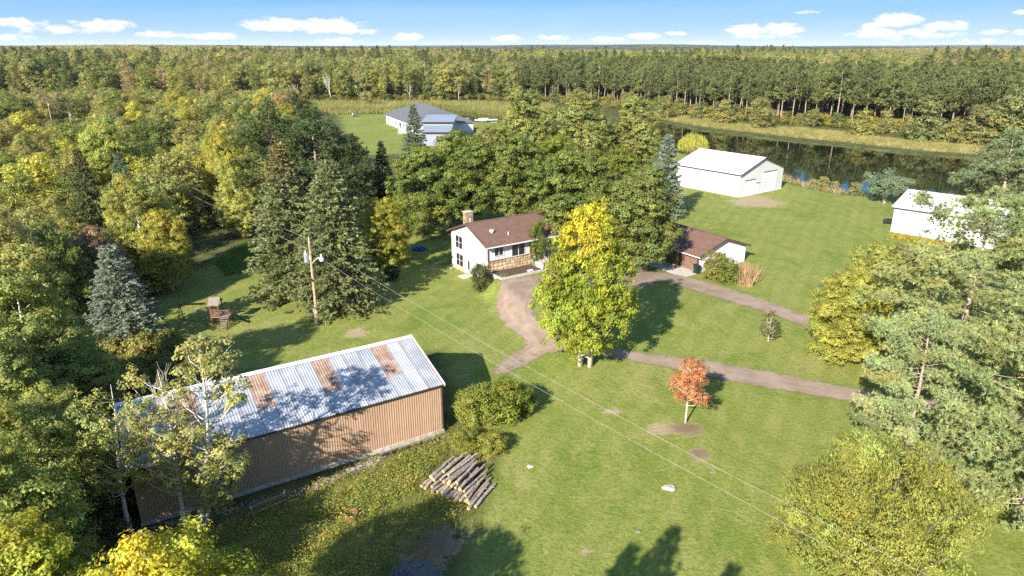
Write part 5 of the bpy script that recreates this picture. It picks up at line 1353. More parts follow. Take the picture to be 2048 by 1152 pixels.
# -- stuff: what nobody could count. Geometry nodes set single-mesh copies on points.
def merge_kind(kind, name, with_trunk=True, decimate=1.0):
    """crown and trunk of a kind as one mesh for the uncounted woods"""
    bm = bmesh.new(); bm.from_mesh(kind.crown)
    if decimate < 1:
        rg = random.Random(1); dl = [f for f in bm.faces if rg.random() > decimate]; bmesh.ops.delete(bm, geom=dl, context='FACES')
    nf = len(bm.faces)
    if with_trunk and kind.trunk is not None:
        bm.from_mesh(kind.trunk); bm.faces.ensure_lookup_table()
        for f in bm.faces[nf:]: f.material_index = 1
    me = bpy.data.meshes.new(name); bm.to_mesh(me); bm.free(); return me
def gn_scatter(name, label, pts, scales, proto_me, kind='stuff', seed=0):
    proto = bpy.data.objects.new(name + '_source', proto_me)
    me = bpy.data.meshes.new(name); me.vertices.add(len(pts)); me.vertices.foreach_set('co', np.array(pts, np.float32).ravel())
    a = me.attributes.new('size', 'FLOAT', 'POINT'); a.data.foreach_set('value', np.array(scales, np.float32))
    b_ = me.attributes.new('turn', 'FLOAT', 'POINT'); b_.data.foreach_set('value', np.random.default_rng(seed).uniform(0, 6.28, len(pts)).astype(np.float32))
    o = link_mesh(name, me); tag(o, label, kind=kind)
    ng = bpy.data.node_groups.new(name, 'GeometryNodeTree')
    ng.interface.new_socket('Geometry', in_out='INPUT', socket_type='NodeSocketGeometry'); ng.interface.new_socket('Geometry', in_out='OUTPUT', socket_type='NodeSocketGeometry')
    N, L = ng.nodes, ng.links
    gi, go = N.new('NodeGroupInput'), N.new('NodeGroupOutput'); ip = N.new('GeometryNodeInstanceOnPoints'); oi = N.new('GeometryNodeObjectInfo'); oi.inputs['Object'].default_value = proto; oi.inputs['As Instance'].default_value = True
    s = N.new('GeometryNodeInputNamedAttribute'); s.data_type = 'FLOAT'; s.inputs['Name'].default_value = 'size'
    t = N.new('GeometryNodeInputNamedAttribute'); t.data_type = 'FLOAT'; t.inputs['Name'].default_value = 'turn'
    cx = N.new('ShaderNodeCombineXYZ'); L.new(t.outputs['Attribute'], cx.inputs['Z'])
    L.new(gi.outputs[0], ip.inputs['Points']); L.new(oi.outputs['Geometry'], ip.inputs['Instance']); L.new(cx.outputs[0], ip.inputs['Rotation']); L.new(s.outputs['Attribute'], ip.inputs['Scale'])
    L.new(ip.outputs[0], go.inputs[0])
    md = o.modifiers.new('scatter', 'NODES'); md.node_group = ng
    return o
LEAF_FAR = leaf_mat('leaf_far', .3, .7, [(.095, .135, .042), (.125, .168, .046), (.155, .200, .056), (.185, .220, .058), (.215, .235, .066), (.290, .255, .125), (.245, .268, .085), (.265, .295, .105), (.205, .225, .07), (.290, .318, .085), (.34, .345, .09), (.31, .27, .12)])
LEAF_LEFT = leaf_mat('leaf_undergrowth', .3, .7, [(.20, .205, .075), (.25, .25, .07), (0.124, 0.146, 0.036), (0.159, 0.161, 0.047), (0.207, 0.212, 0.048), (0.097, 0.124, 0.033), (0.276, 0.271, 0.048), (0.179, 0.190, 0.062)])
NEEDLE_FAR = leaf_mat('needle_far', .1, .7, [(0.097, 0.117, 0.036), (0.080, 0.102, 0.033), (0.117, 0.135, 0.041)])
def scat(name, label, pts, h0, h1, Hk, me, seed):
    g = np.random.default_rng(seed); p = np.array(pts); z = ground(p[:, 0], p[:, 1])
    w = .5 + .25 * np.sin(p[:, 0] * .031 + 1) * np.sin(p[:, 1] * .027) + .2 * np.sin(p[:, 0] * .012 - p[:, 1] * .017)
    return gn_scatter(name, label, np.column_stack([p, z]), (h0 + (h1 - h0) * np.clip(.55 * w + .6 * g.uniform(0, 1, len(p)) - .05, 0, 1)) / Hk, me, seed=seed)
def far_mesh(k, mat, wm, dec, nm):
    me = merge_kind(k, nm, True, dec); me.materials.clear(); me.materials.append(mat); me.materials.append(wm); return me
fm_ = [far_mesh(K_for[i], LEAF_FAR, [BARK, BARK, BIRCH, BARK][i], 1.0, 'far_tree') for i in range(3)]
rb_l = [(x, y) for x, y, z in rest_bl if z]; rb_f = np.array([(x, y) for x, y, z in rest_bl if not z])
farx = poisson(-760, 760, 300, 980, 6.5, 60000, lambda x, y: (edge_sd(x, y) > 0) & view(x, y) & ~PLANT_W(x, y) & (y >= 470))
sp_ = np.concatenate([rb_f, farx]); ki_ = rng.integers(0, 3, len(sp_))
for k in range(3): scat('forest', ['mixed forest reaching away to the horizon, rounded crowns', 'mixed forest reaching away to the horizon, broad crowns', 'mixed forest reaching away to the horizon, slender crowns'][k], sp_[ki_ == k], 10, 25, HF[k], fm_[k], 301 + k)
if rest_p: scat('forest', 'inner rows of the pine plantation', rest_p, 18, 23, 20, far_mesh(K_fpine[0], NEEDLE_FAR, BARK_PINE, 1.0, 'far_pine'), 311)
if rb_l: scat('forest', 'far part of the woods at left', rb_l, 7, 11, 14, fm_[1], 312)
pf = poisson(-500, 500, 372, 900, 10, 9000, lambda x, y: (edge_sd(x, y) > 4) & view(x, y) & (np.sin(x * .021 + 1.3) * np.sin(y * .017 + .4) + .5 * np.sin(x * .05 - y * .03) > .38))
scat('forest', 'single conifers standing in the far forest', pf, 17, 29, 15, far_mesh(K_fspr[0], NEEDLE_FAR, BARK, .8, 'far_spruce'), 313)
# the forest from one kilometre outwards: whole patches of crowns
def patch_mesh(seed, mat, size=40, n=34, hmin=14, hmax=21):
    g = np.random.default_rng(seed); vg = Veg()
    for q in range(n):
        c = np.array([g.uniform(-size / 2, size / 2), g.uniform(-size / 2, size / 2), 0]); h = g.uniform(hmin, hmax); r = g.uniform(2.8, 4.6); m = 60
        d = rdirs(g, m); d[:, 2] = np.abs(d[:, 2]) * .8 + d[:, 2] * .2; p = c + np.array([0, 0, h - r * 1.4]) + d * np.array([r, r, r * 1.5]) * g.uniform(.75, 1.05, m)[:, None]
        nn = unit(d + g.normal(size=(m, 3)) * .4 + np.array([0, 0, .2])); dd = unit(np.cross(nn, rdirs(g, m))); tc = np.clip(tintcol(g, 1, .22, .2), .5, 1.6)
        vg.quads(p, dd, np.cross(nn, dd), np.full(m, 2.2) * g.uniform(.7, 1.3, m), np.full(m, 1.6), np.repeat(tc, m, 0) * tintcol(g, m, .12, .05))
    me = vg.mesh('forest_patch'); me.materials.append(mat); return me
def ring(y0, y1, step, seed):
    g = np.random.default_rng(seed); out = []; y = y0
    while y < y1:
        w = .80 * y + 60; n = int(2 * w / step); x = -w + (np.arange(n) + g.uniform(-.3, .3, n)) * step
        out.append(np.column_stack([x, y + g.uniform(-.3, .3, n) * step])); y += step
    return np.concatenate(out)
p1 = ring(985, 2600, 36, 1); p2 = ring(2600, 9500, 78, 2)
LEAF_DARK = leaf_mat('leaf_distance', .15, .85, [(.070, .092, .050), (.10, .122, .058), (.042, .058, .042), (.125, .145, .065), (.034, .046, .036), (.09, .108, .055)])  # dark tones stand in for cloud shade over the far ridges
s1 = np.random.default_rng(5).uniform(0, 1, len(p1)) < .5
me1, me2, me3 = patch_mesh(1, LEAF_FAR), patch_mesh(2, LEAF_FAR), patch_mesh(3, LEAF_DARK, 40, 34, 6, 9.5)
def scat2(label, p, lo, hi, me, seed):
    g = np.random.default_rng(seed); z = ground(p[:, 0], p[:, 1]); gn_scatter('forest', label, np.column_stack([p, z]), g.uniform(lo, hi, len(p)), me, seed=seed)
scat2('distant forest canopy of mixed greens', p1[s1], .95, 1.1, me1, 321); scat2('distant forest canopy of mixed greens, second growth', p1[~s1], .95, 1.1, me2, 322)
scat2('dark wooded ridges along the horizon', p2, 2.0, 2.2, me3, 323)

# undergrowth on the floor of the woods, tall grass, reeds and weeds
def one_mesh(vg, nm, mat):
    me = vg.mesh(nm); me.materials.append(mat); return me
und = one_mesh(broadleaf(401, 1.9, 1.5, .0, leaf=.34, nlobes=9, clump=.42, per=9, prof='round', lob=.45)[0], 'undergrowth_clump', LEAF_LEFT)
up_ = poisson(-300, -36, 60, 345, 2.6, 40000, lambda x, y: (y > 58) & (x < np.interp(y, bx_, bxx) + 1.5) & (x > -.80 * y - 10) & clear_of(x, y, -1.0))
scat('undergrowth', 'brushy undergrowth filling the woods at left', up_, 1.2, 3.6, 1.9, und, 402)
up3 = poisson(-60, -22, 24, 62, 1.9, 6000, lambda x, y: (x < -25 + (y - 36) * -.3) & (np.abs(x) < .8 * y + 8) & (y < 60))
scat('undergrowth', 'leafy brush under the trees at the left end of the barn', up3, 1.2, 3.2, 1.9, one_mesh(broadleaf(405, 1.9, 1.5, .0, leaf=.17, nlobes=12, clump=.34, per=22, prof='round', lob=.42)[0], 'brush_clump', LEAF_LEFT), 404)
up2 = poisson(-420, 300, 130, 400, 2.9, 50000, lambda x, y: (edge_sd(x, y) > -2.5) & (edge_sd(x, y) < 26) & view(x, y, 10))
scat('undergrowth', 'low brush along the foot of the forest edge', up2, 1.0, 4.2, 1.9, und, 403)
TAN = leaf_mat('dry_grass', .3, .8, [(.29, .26, .10), (.22, .225, .07), (.19, .21, .055), (.32, .28, .14), (.24, .235, .09)])
GRASSY = leaf_mat('tall_grass', .4, .7, [(.12, .235, .055), (.14, .25, .06), (.10, .20, .05)])
REED = leaf_mat('reed', .3, .7, [(.24, .26, .085), (.19, .22, .055), (.28, .27, .11), (.16, .20, .05)])
WEED = leaf_mat('weed', .38, .7, [(.20, .25, .055), (.24, .27, .06), (.31, .30, .07), (.18, .225, .05), (.26, .285, .065), (.28, .25, .11)])
def band(n, test, x0, x1, y0, y1, r): return poisson(x0, x1, y0, y1, r, n, test)
pm = band(60000, lambda x, y: (poly_sd(MEADOW, x, y) > -1.5) & (poly_sd(POND, x, y) < .3), 40, 190, 150, 330, 1.15)
scat('bank_grass', 'dry tan grass along the far bank of the pond', pm, .8, 1.5, 1.0, one_mesh(reeds(411, 34, .85, 1.0, .10, .4), 'grass_clump', TAN), 412)
pr = band(60000, lambda x, y: (np.abs(poly_sd(POND2, x, y) + .2) < 2.4) & (y > 255) & (y > np.interp(x, [-120, -60, -20, 0, 20], [290, 296, 300, 292, 280])), -130, 40, 255, 400, .9)
pr2 = band(30000, lambda x, y: (poly_sd(WET, x, y) > -1) & (poly_sd(POND2, x, y) < 0), -280, 60, 290, 400, 1.7)
pr3 = band(30000, lambda x, y: (np.abs(poly_sd(POND, x, y)) < 1.0) & (y < 180) & (x > 58) & (x < 112), 40, 130, 120, 180, .9)
scat('reeds', 'tall green reeds round the small pond', np.concatenate([pr, pr2]), 1.6, 2.9, 1.0, one_mesh(reeds(421, 30, .8, 1.0, .07, .12), 'reed_clump', REED), 422)
scat('bank_grass', 'rough grass along the near bank of the pond', pr3, 1.1, 2.3, 1.0, one_mesh(reeds(431, 30, .7, 1.0, .09, .45), 'grass_clump', TAN), 432)
TG = PX([(432, 525), (470, 498), (552, 472), (560, 532), (520, 538), (455, 552)])
pt_ = band(30000, lambda x, y: poly_sd(TG, x, y) > 0, -60, -30, 80, 110, .55)
scat('tall_grass', 'deep green tall grass beside the shaded lawn', pt_, .7, 1.15, 1.0, one_mesh(reeds(441, 36, .5, 1.0, .09, .35), 'grass_clump', GRASSY), 442)
WD = PX(WDP)
pw_ = band(30000, lambda x, y: (poly_sd(WD, x, y) > .3) & (np.sin(x * .9 + 1) * np.sin(y * .8) + .6 * np.sin(x * 2.1 - y * 1.7) > -.45), -26, 2, 20, 52, .60)
scat('weeds', 'yellowing weeds and brush below the barn', pw_, .40, 1.20, 1.0, one_mesh(weedy(451, 110, .66, 1.05, .12), 'weed_clump', WEED), 452)
gw = band(30000, lambda x, y: (poly_sd(WD, x, y) > -.5), -26, 2, 20, 52, .75)
scat('weeds', 'bleached grass among the weeds below the barn', gw, .5, 1.0, 1.0, one_mesh(reeds(461, 30, .55, .9, .035, .5), 'grass_clump', TAN), 462)
# fringe of yellow flowers under the white shed
pf_ = [P(x, 472 + (x - 1783) * .165 + dy)[:2] for x in np.arange(1786, 1925, 3.2) for dy in (-1.5, 1.5, 4)]
scat('flower_border', 'yellow flowering plants along the wall of the white shed', pf_, .4, .8, 1.0, one_mesh(weedy(471, 40, .5, .9, .20), 'flower_clump', leaf_mat('yellow_flower', .3, .6, [(.42, .33, .03), (.22, .22, .035), (.5, .40, .04)])), 472)
pg_ = [tuple(P(x, y)[:2]) for x, y in ((1478, 545), (1490, 548), (1500, 552), (1470, 556), (1484, 560), (1498, 564), (1508, 558), (1490, 570), (1476, 566))]
scat('ornamental_grass', 'dry upright grass stems in the bed beside the garage', pg_, 1.5, 2.3, 1.0, one_mesh(reeds(481, 60, .5, 1.0, .06, .28), 'dry_clump', leaf_mat('straw', .2, .8, [(.38, .27, .16), (.33, .25, .15), (.42, .31, .19)])), 482)

# ------------------------------------------------------------------ poles and wires
def utility_pole(base, topy, label, full=True, group=None):
    p = P(*base); h = top_height(p, topy); o = thing('utility_pole', label, 'utility pole', p, 0, group)
    MB().tube([(0, 0, -.3), (0, 0, h * .5), (0, 0, h)], [.17, .145, .115], 10).build('pole', M_['pole_wood'], o)
    if not full:
        MB().tube([(0, 0, h), (0, 0, h + .25)], .05, 6).build('insulator', M_['white_paint'], o)
        MB().tube([(.3, -.05, h - .9), (.3, -.05, h - .2)], .22, 8).build('transformer', M_['galv'], o)
        return o, Vector(p) + Vector((0, 0, h))
    t = MB(); t.tube([(-.46, -.02, h - 2.45), (-.46, -.02, h - 2.40), (-.46, -.02, h - 1.55), (-.46, -.02, h - 1.48), (-.46, -.02, h - 1.42)], [.22, .25, .25, .22, .05], 12)
    tr = t.build('transformer', M_['galv'], o)
    MB().tube([(-.46, -.02, h - 1.42), (-.46, -.02, h - 1.15)], [.05, .03], 6).build('bushing', M_['white_paint'], tr); MB().tube([(-.58, -.02, h - 1.44), (-.60, -.02, h - 1.2)], [.04, .03], 6).build('bushing', M_['white_paint'], tr)
    MB().box(-.25, -.08, -.05, .05, h - 2.2, h - 1.7).build('bracket', M_['galv'], o)
    a = MB(); a.tube([(.10, 0, h - 2.6), (.35, -.02, h - 2.25), (.70, -.03, h - 2.0), (1.05, -.03, h - 1.95)], .035, 6); arm = a.build('lamp_arm', M_['white_metal'], o)
    hd = MB(); hd.tube([(1.12, -.03, h - 1.55), (1.12, -.03, h - 1.85), (1.12, -.03, h - 2.05), (1.12, -.03, h - 2.3)], [.06, .10, .26, .20], 12); hd.build('lamp_head', M_['white_metal'], arm)
    MB().tube([(0, 0, h), (0, 0, h + .28)], [.05, .03], 6).build('insulator', M_['white_paint'], o)
    MB().tube([(-.20, -.06, -.1), (-.20, -.06, 1.9)], .05, 6).build('conduit', M_['galv'], o); MB().box(-.30, -.17, -.16, -.02, 1.3, 1.75).build('meter_box', M_['galv'], o)
    return o, Vector(p) + Vector((0, 0, h))
_, PT = utility_pole((635, 646), 479, 'near wooden utility pole with transformer and lamp before the spruces')
_, P2 = utility_pole((108, 263), 206, 'thin wooden utility pole in the clearing of the left woods, farther one', False)
_, P3 = utility_pole((151, 286), 226, 'wooden utility pole with small transformer in the left woods clearing', False)
WIRE = simple('wire', (.55, .53, .50), .5, .05, 2, metal=.2, bumps=0)
def wire(label, a, b, sag, r=.0055, n=26):
    pts = []
    for k in range(n + 1):
        t = k / n; p = Vector(a).lerp(Vector(b), t); p.z -= sag * 4 * t * (1 - t); pts.append(p)
    tag(MB().tube(pts, r, 5).build('power_line', WIRE), label, 'power line')
def wire_through(z0, m, zm, e, ze):   # from the pole at height z0 through a seen point to a pole below the picture
    a = PT.copy(); a.z += z0; b = Vector(G0(*e, ze)); return a, b
a, b = wire_through(-.05, None, 0, (1930, 1158), 6.6); wire('upper power line from the near pole to the lower right', a, a.lerp(b, 1.25), 1.1)
a, b = wire_through(-1.3, None, 0, (1812, 1152), 5.6); wire('lower power line from the near pole to the lower right', a, a.lerp(b, 1.25), .95)
wire('power line from the near pole back into the left woods', PT + Vector((0, 0, .05)), P3, 2.2, .010)
wire('second power line from the near pole into the left woods', PT + Vector((0, 0, -1.1)), P3 + Vector((0, 0, -1.2)), 2.4, .010)
wire('power line between the two poles in the left woods', P3, P2, .6, .012)

# ------------------------------------------------------------------ play set
def playset():
    p = P(445, 648); o = thing('play_set', 'wooden play tower with roof, steps and swing beam on the shaded lawn', 'play set', p, R(6))
    wd = M_['redwood']
    for (x, y, h) in ((-.85, -.6, 2.45), (.0, -.6, 2.45), (-.85, .7, 2.6), (.0, .7, 2.6), (.95, -.6, 1.85), (.95, .7, 1.85)):
        MB().box(x - .05, x + .05, y - .05, y + .05, -.1, h).build('post', wd, o)
    MB().box(-.9, 1.0, -.65, .75, 1.0, 1.07).build('deck', M_['weathered'], o)
    MB().prism([(-.8, 2.38), (.05, 2.95), (.9, 2.38), (.9, 2.46), (.05, 3.03), (-.8, 2.46)], -1.0, .15, axis='x').build('roof', M_['weathered'], o)
    MB().box(-.85, .0, -.64, -.60, 1.85, 1.94).build('rail', wd, o); MB().box(-.85, .0, -.64, -.60, 1.12, 1.2).build('rail', wd, o); MB().box(.05, .95, -.64, -.58, 1.70, 1.82).build('rail', wd, o)
    for k in range(6): MB().box(-.78 + k * .145, -.70 + k * .145, -.66, -.62, 1.12, 1.9).build('slat', wd, o)
    st = MB(); 
    for sx in (.12, .88): st.add([(sx, -.62, 1.05), (sx + .06, -.62, 1.05), (sx + .06, -1.75, -.02), (sx, -1.75, -.02), (sx, -.62, .85), (sx + .06, -.62, .85), (sx + .06, -1.95, -.02), (sx, -1.95, -.02)], [(0, 1, 2, 3), (7, 6, 5, 4), (0, 4, 5, 1), (1, 5, 6, 2), (2, 6, 7, 3), (3, 7, 4, 0)])
    st.build('stringer', wd, o)
    for k in range(6): MB().box(.18, .88, -.85 - k * .19, -.68 - k * .19, .90 - k * .165, .94 - k * .165).build('step', M_['weathered'], o)
    MB().box(-4.2, -.9, .0, .12, 2.28, 2.44).build('swing_beam', wd, o)
    for sy in (-.9, 1.0): MB().tube([(-4.1, .06, 2.35), (-4.15, sy, -.1)], .05, 6).build('beam_leg', wd, o)
    for x in (-1.7, -3.0):
        s = MB().box(x - .24, x + .24, -.03, .15, .5, .54).build('swing_seat', M_['black'], o)
        MB().tube([(x - .22, .06, .52), (x - .22, .06, 2.3)], .016, 5).build('chain', M_['galv'], s); MB().tube([(x + .22, .06, .52), (x + .22, .06, 2.3)], .016, 5).build('chain', M_['galv'], s)
    s = MB(); pts = [(1.0, .05, 1.1), (1.5, .05, .95), (2.2, .05, .35), (2.7, .05, .15)]
    for i in range(3): s.add([(pts[i][0], -.2, pts[i][2]), (pts[i][0], .3, pts[i][2]), (pts[i + 1][0], .3, pts[i + 1][2]), (pts[i + 1][0], -.2, pts[i + 1][2]), (pts[i][0], -.2, pts[i][2] - .05), (pts[i][0], .3, pts[i][2] - .05), (pts[i + 1][0], .3, pts[i + 1][2] - .05), (pts[i + 1][0], -.2, pts[i + 1][2] - .05)], [(0, 1, 2, 3), (7, 6, 5, 4), (0, 3, 7, 4), (1, 5, 6, 2)])
    s.build('slide', M_['black'], o)
playset()

# ------------------------------------------------------------------ logs
LOGB = simple('log_bark', (.29, .24, .195), .95, .35, 6, bumps=.8, objcol=True)
LOGE = simple('cut_wood', (.56, .36, .17), .8, .2, 9, objcol=True)
def logs():
    rnd = random.Random(4)
    ends = [(885, 957, 0), (845, 985, 0), (862, 990, 0), (880, 992, 0), (905, 1000, 0), (918, 1008, 0), (925, 1014, 0), (945, 1024, 0), (870, 975, .28), (893, 985, .28), (915, 990, .28), (930, 1002, .28), (942, 1000, .28)]
    # the pile lies on a slope line: near cut ends run from (860,985) to (950,1020); far ends from (905,915) to (990,975)
    n = 15; items = []
    for k in range(n):
        f = k / (n - 1); items.append(((848 + 100 * f, 972 + 48 * f), (912 + 78 * f, 916 + 58 * f), 0.0))
    for k in range(11):
        f = (k + .5) / 11; items.append(((858 + 86 * f, 962 + 44 * f), (918 + 66 * f, 912 + 48 * f), .26))
    for k in range(5):
        f = (k + .8) / 6; items.append(((876 + 60 * f, 956 + 40 * f), (930 + 46 * f, 912 + 36 * f), .50))
    spec = {0: 'short cut log at the left foot of the log pile', n - 1: 'outermost cut log at the right end of the log pile', n + 11: 'top log at the left of the log pile', len(items) - 1: 'top log at the right of the log pile'}
    for i, (a, b, lift) in enumerate(items):
        A = Vector(P(*a)); B = Vector(P(*b)); d = (B - A); d.z = 0
        L_ = d.length * rnd.uniform(.78, 1.06) if i else 1.3; r = rnd.uniform(.085, .155); sh = rnd.uniform(-.35, .25)
        d.normalize(); yaw = math.atan2(d.y, d.x) + rnd.uniform(-.10, .10); A = A + d * sh; A.z = float(ground(A.x, A.y)) + .13 + lift
        if lift == 0: r = max(r, .12)
        o = thing('log', spec.get(i, 'grey brown cut log lying in the log pile on the grass'), 'log', A, yaw, 'cut logs stacked in the log pile')
        mb = MB(); k_ = 6; cx = [(L_ * q / k_, rnd.uniform(-.025, .025) if 0 < q < k_ else 0, rnd.uniform(-.02, .03) if 0 < q < k_ else 0) for q in range(k_ + 1)]
        mb.tube(cx, [r * (1 - .22 * q / k_) * rnd.uniform(.94, 1.06) for q in range(k_ + 1)], 9, cap=False)
        for q in range(2):
            t = rnd.uniform(.4, .95) * L_; an = rnd.uniform(.3, 2.8); mb.tube([(t, 0, 0), (t + .06, math.cos(an) * (r + .10), math.sin(an) * (r + .10))], [.03, .015], 5)
        bk = mb.build('bark', LOGB, o, smooth=False); s = rnd.uniform(.8, 1.35); bk.color = (s, s * rnd.uniform(.93, 1.02), s * rnd.uniform(.86, 1.02), 1)
        for x, rr in ((-.004, r), (L_ + .004, r * .78)):
            e = MB().tube([(x - .01, 0, 0), (x + .01, 0, 0)], rr * .97, 9).build('cut_end', LOGE, o); s = rnd.uniform(.8, 1.3); e.color = (s, s, s, 1)
logs()

# ------------------------------------------------------------------ fence, drain edging, small things
def fence():
    p0 = Vector(P(505, 1040)); o = thing('wooden_fence', 'weathered two rail fence in the weeds before the barn', 'fence', p0)
    posts = [Vector(P(424, 1052)) - p0, Vector((0, 0, 0)), Vector(P(572, 1012)) - p0]
    for q, h in zip(posts, (.95, 1.25, 1.25)): MB().tube([(q.x, q.y, q.z - .2), (q.x + .02, q.y, q.z + h)], [.075, .065], 7).build('post', M_['weathered'], o)
    for z in (1.0, .5):
        a, b = posts[1], posts[2]; MB().tube([(a.x, a.y - .09, a.z + z), (b.x, b.y - .09, b.z + z)], .045, 6).build('rail', M_['weathered'], o)
fence()
def edging():
    A, B = Vector(P(762, 912)), Vector(P(882, 876)); d = B - A; o = thing('drain_trough', 'long black trough on the ground below the barn wall', 'trough', A, math.atan2(d.y, d.x))
    L_ = d.length
    MB().box(0, L_, -.16, .16, -.02, .05).build('base', M_['black'], o); MB().box(0, L_, -.19, -.161, -.02, .14).build('side', M_['black'], o); MB().box(0, L_, .161, .19, -.02, .14).build('side', M_['weathered'], o)
    # strip of gravel and rubble along the barn
    rnd = random.Random(8); mb = MB()
    def rub(a, b, n, w):
        for k in range(n):
            f = rnd.random(); q = a.lerp(b, f); x, y = q.x + rnd.uniform(-w, w), q.y + rnd.uniform(-w, w); z = float(ground(x, y)); s = rnd.uniform(.03, .11)
            v = [(x + s * rnd.uniform(.6, 1.2) * dx, y + s * rnd.uniform(.6, 1.2) * dy, z + s * dz * rnd.uniform(.5, 1)) for dx, dy, dz in ((1, 0, .2), (-.5, .85, .2), (-.5, -.85, .2), (0, 0, 1.1))]
            mb.add(v, [(0, 1, 3), (1, 2, 3), (2, 0, 3)])
    rub(Vector(P(600, 985)), Vector(P(760, 918)), 620, .42); rub(Vector(P(865, 884)), Vector(P(893, 872)), 60, .2); rub(Vector(P(300, 1060)), Vector(P(600, 985)), 420, .4)
    tag(mb.build('rubble', simple('rubble', (.36, .30, .25), .95, .35, 4)), 'strip of grey gravel along the foot of the barn', kind='stuff')
edging()
def rock(px, py, r, label, col=(.50, .44, .40), flat=.55, name='rock', seed=1):
    p = P(px, py); rnd = random.Random(seed); bm = bmesh.new(); bmesh.ops.create_icosphere(bm, subdivisions=2, radius=1)
    for v in bm.verts:
        n = 1 + .22 * math.sin(v.co.x * 3 + seed) * math.cos(v.co.y * 4) + rnd.uniform(-.08, .08); v.co = Vector((v.co.x * r * n * 1.2, v.co.y * r * n * .9, v.co.z * r * n * flat))
    me = bpy.data.meshes.new(name); bm.to_mesh(me); bm.free()
    tag(link_mesh(name, me, simple(name, col, .9, .25, 4, bumps=.5), None, (p[0], p[1], p[2] + r * flat * .3)), label, 'rock')
rock(1337, 977, .40, 'large pale flat rock in the middle of the lawn', (.38, .33, .29), .42, seed=3)
rock(1060, 934, .17, 'small pale stone in the grass right of the log pile', (.58, .52, .47), .5, seed=5)
rock(1276, 1064, .13, 'small dark stone in the lower lawn', (.20, .18, .16), .6, seed=6)
rock(806, 266, 1.5, 'white boulder beside the grey house lawn', (.75, .73, .70), .8, seed=7)
for i, (u, v) in enumerate(((4.55, -2.35), (4.95, -2.3))):
    q = H2W(u, v, 1.66); bm = bmesh.new(); bmesh.ops.create_icosphere(bm, subdivisions=2, radius=.22)
    for w in bm.verts: w.co.z *= .6; w.co.x *= 1.2 + .2 * math.sin(w.co.y * 30 + i)
    me = bpy.data.meshes.new('rock'); bm.to_mesh(me); bm.free(); tag(link_mesh('rock', me, M_['white_paint'], None, q), ['left white stone in the mulch bed', 'right white stone in the mulch bed'][i], 'rock')
def gravel_heap():
    p = P(828, 1165); bm = bmesh.new(); bmesh.ops.create_grid(bm, x_segments=40, y_segments=40, size=2.6)
    rnd = random.Random(2)
    for v in bm.verts:
        r = math.hypot(v.co.x, v.co.y); v.co.z = 1.25 * max(0, 1 - (r / 2.3) ** 2) - .15 + rnd.uniform(-.05, .05)
    bmesh.ops.scale(bm, vec=(.78, .78, .85), verts=bm.verts)
    me = bpy.data.meshes.new('gravel_heap'); bm.to_mesh(me); bm.free()
    m = simple('dark_gravel', (.10, .096, .095), .85, .8, 10, bumps=1.0); tag(link_mesh('gravel_heap', me, m, None, p), 'heap of dark gravel at the bottom edge', kind='stuff')
gravel_heap()
def drum():
    p = P(703, 1036); o = thing('fire_ring', 'rusty round steel ring lying in the weeds', 'fire ring', p)
    m = simple('rust', (.24, .115, .055), .85, .35, 6); mb = MB(); n = 20
    v = []; 
    for z, r in ((0, .42), (.42, .42), (.42, .37), (.05, .37)): v += [(r * math.cos(2 * math.pi * k / n), r * math.sin(2 * math.pi * k / n), z) for k in range(n)]
    f = [(i * n + k, i * n + (k + 1) % n, (i + 1) * n + (k + 1) % n, (i + 1) * n + k) for i in range(3) for k in range(n)]; mb.add(v, f)
    mb.build('ring', m, o); MB().tube([(0, 0, .04), (0, 0, .07)], .37, 16).build('ash_bed', simple('ash', (.19, .12, .08), .95, .3, 6), o)
drum()
def bin_():
    p = P(1393, 547); o = thing('wheeled_bin', 'dark green wheeled bin at the corner of the garage', 'bin', p, R(20)); g = simple('bin_green', (.012, .030, .024), .5, .2, 4)
    v = [(-.27, -.30, .08), (.27, -.30, .08), (.27, .28, .08), (-.27, .28, .08), (-.34, -.38, 1.08), (.34, -.38, 1.08), (.34, .36, 1.08), (-.34, .36, 1.08)]
    MB().add(v, [(3, 2, 1, 0), (4, 5, 6, 7), (0, 1, 5, 4), (1, 2, 6, 5), (2, 3, 7, 6), (3, 0, 4, 7)]).build('body', g, o)
    MB().add([(-.37, -.42, 1.085), (.37, -.42, 1.085), (.37, .42, 1.085), (-.37, .42, 1.085), (-.30, -.34, 1.19), (.30, -.34, 1.19), (.30, .40, 1.22), (-.30, .40, 1.22)], [(3, 2, 1, 0), (4, 5, 6, 7), (0, 1, 5, 4), (1, 2, 6, 5), (2, 3, 7, 6), (3, 0, 4, 7)]).build('lid', g, o)
    for x in (-.31, .31): MB().tube([(x - .03, .33, .13), (x + .03, .33, .13)], .13, 12).build('wheel', M_['black'], o)
    MB().tube([(-.28, .46, 1.08), (.28, .46, 1.08)], .025, 6).build('handle', M_['black'], o)
bin_()
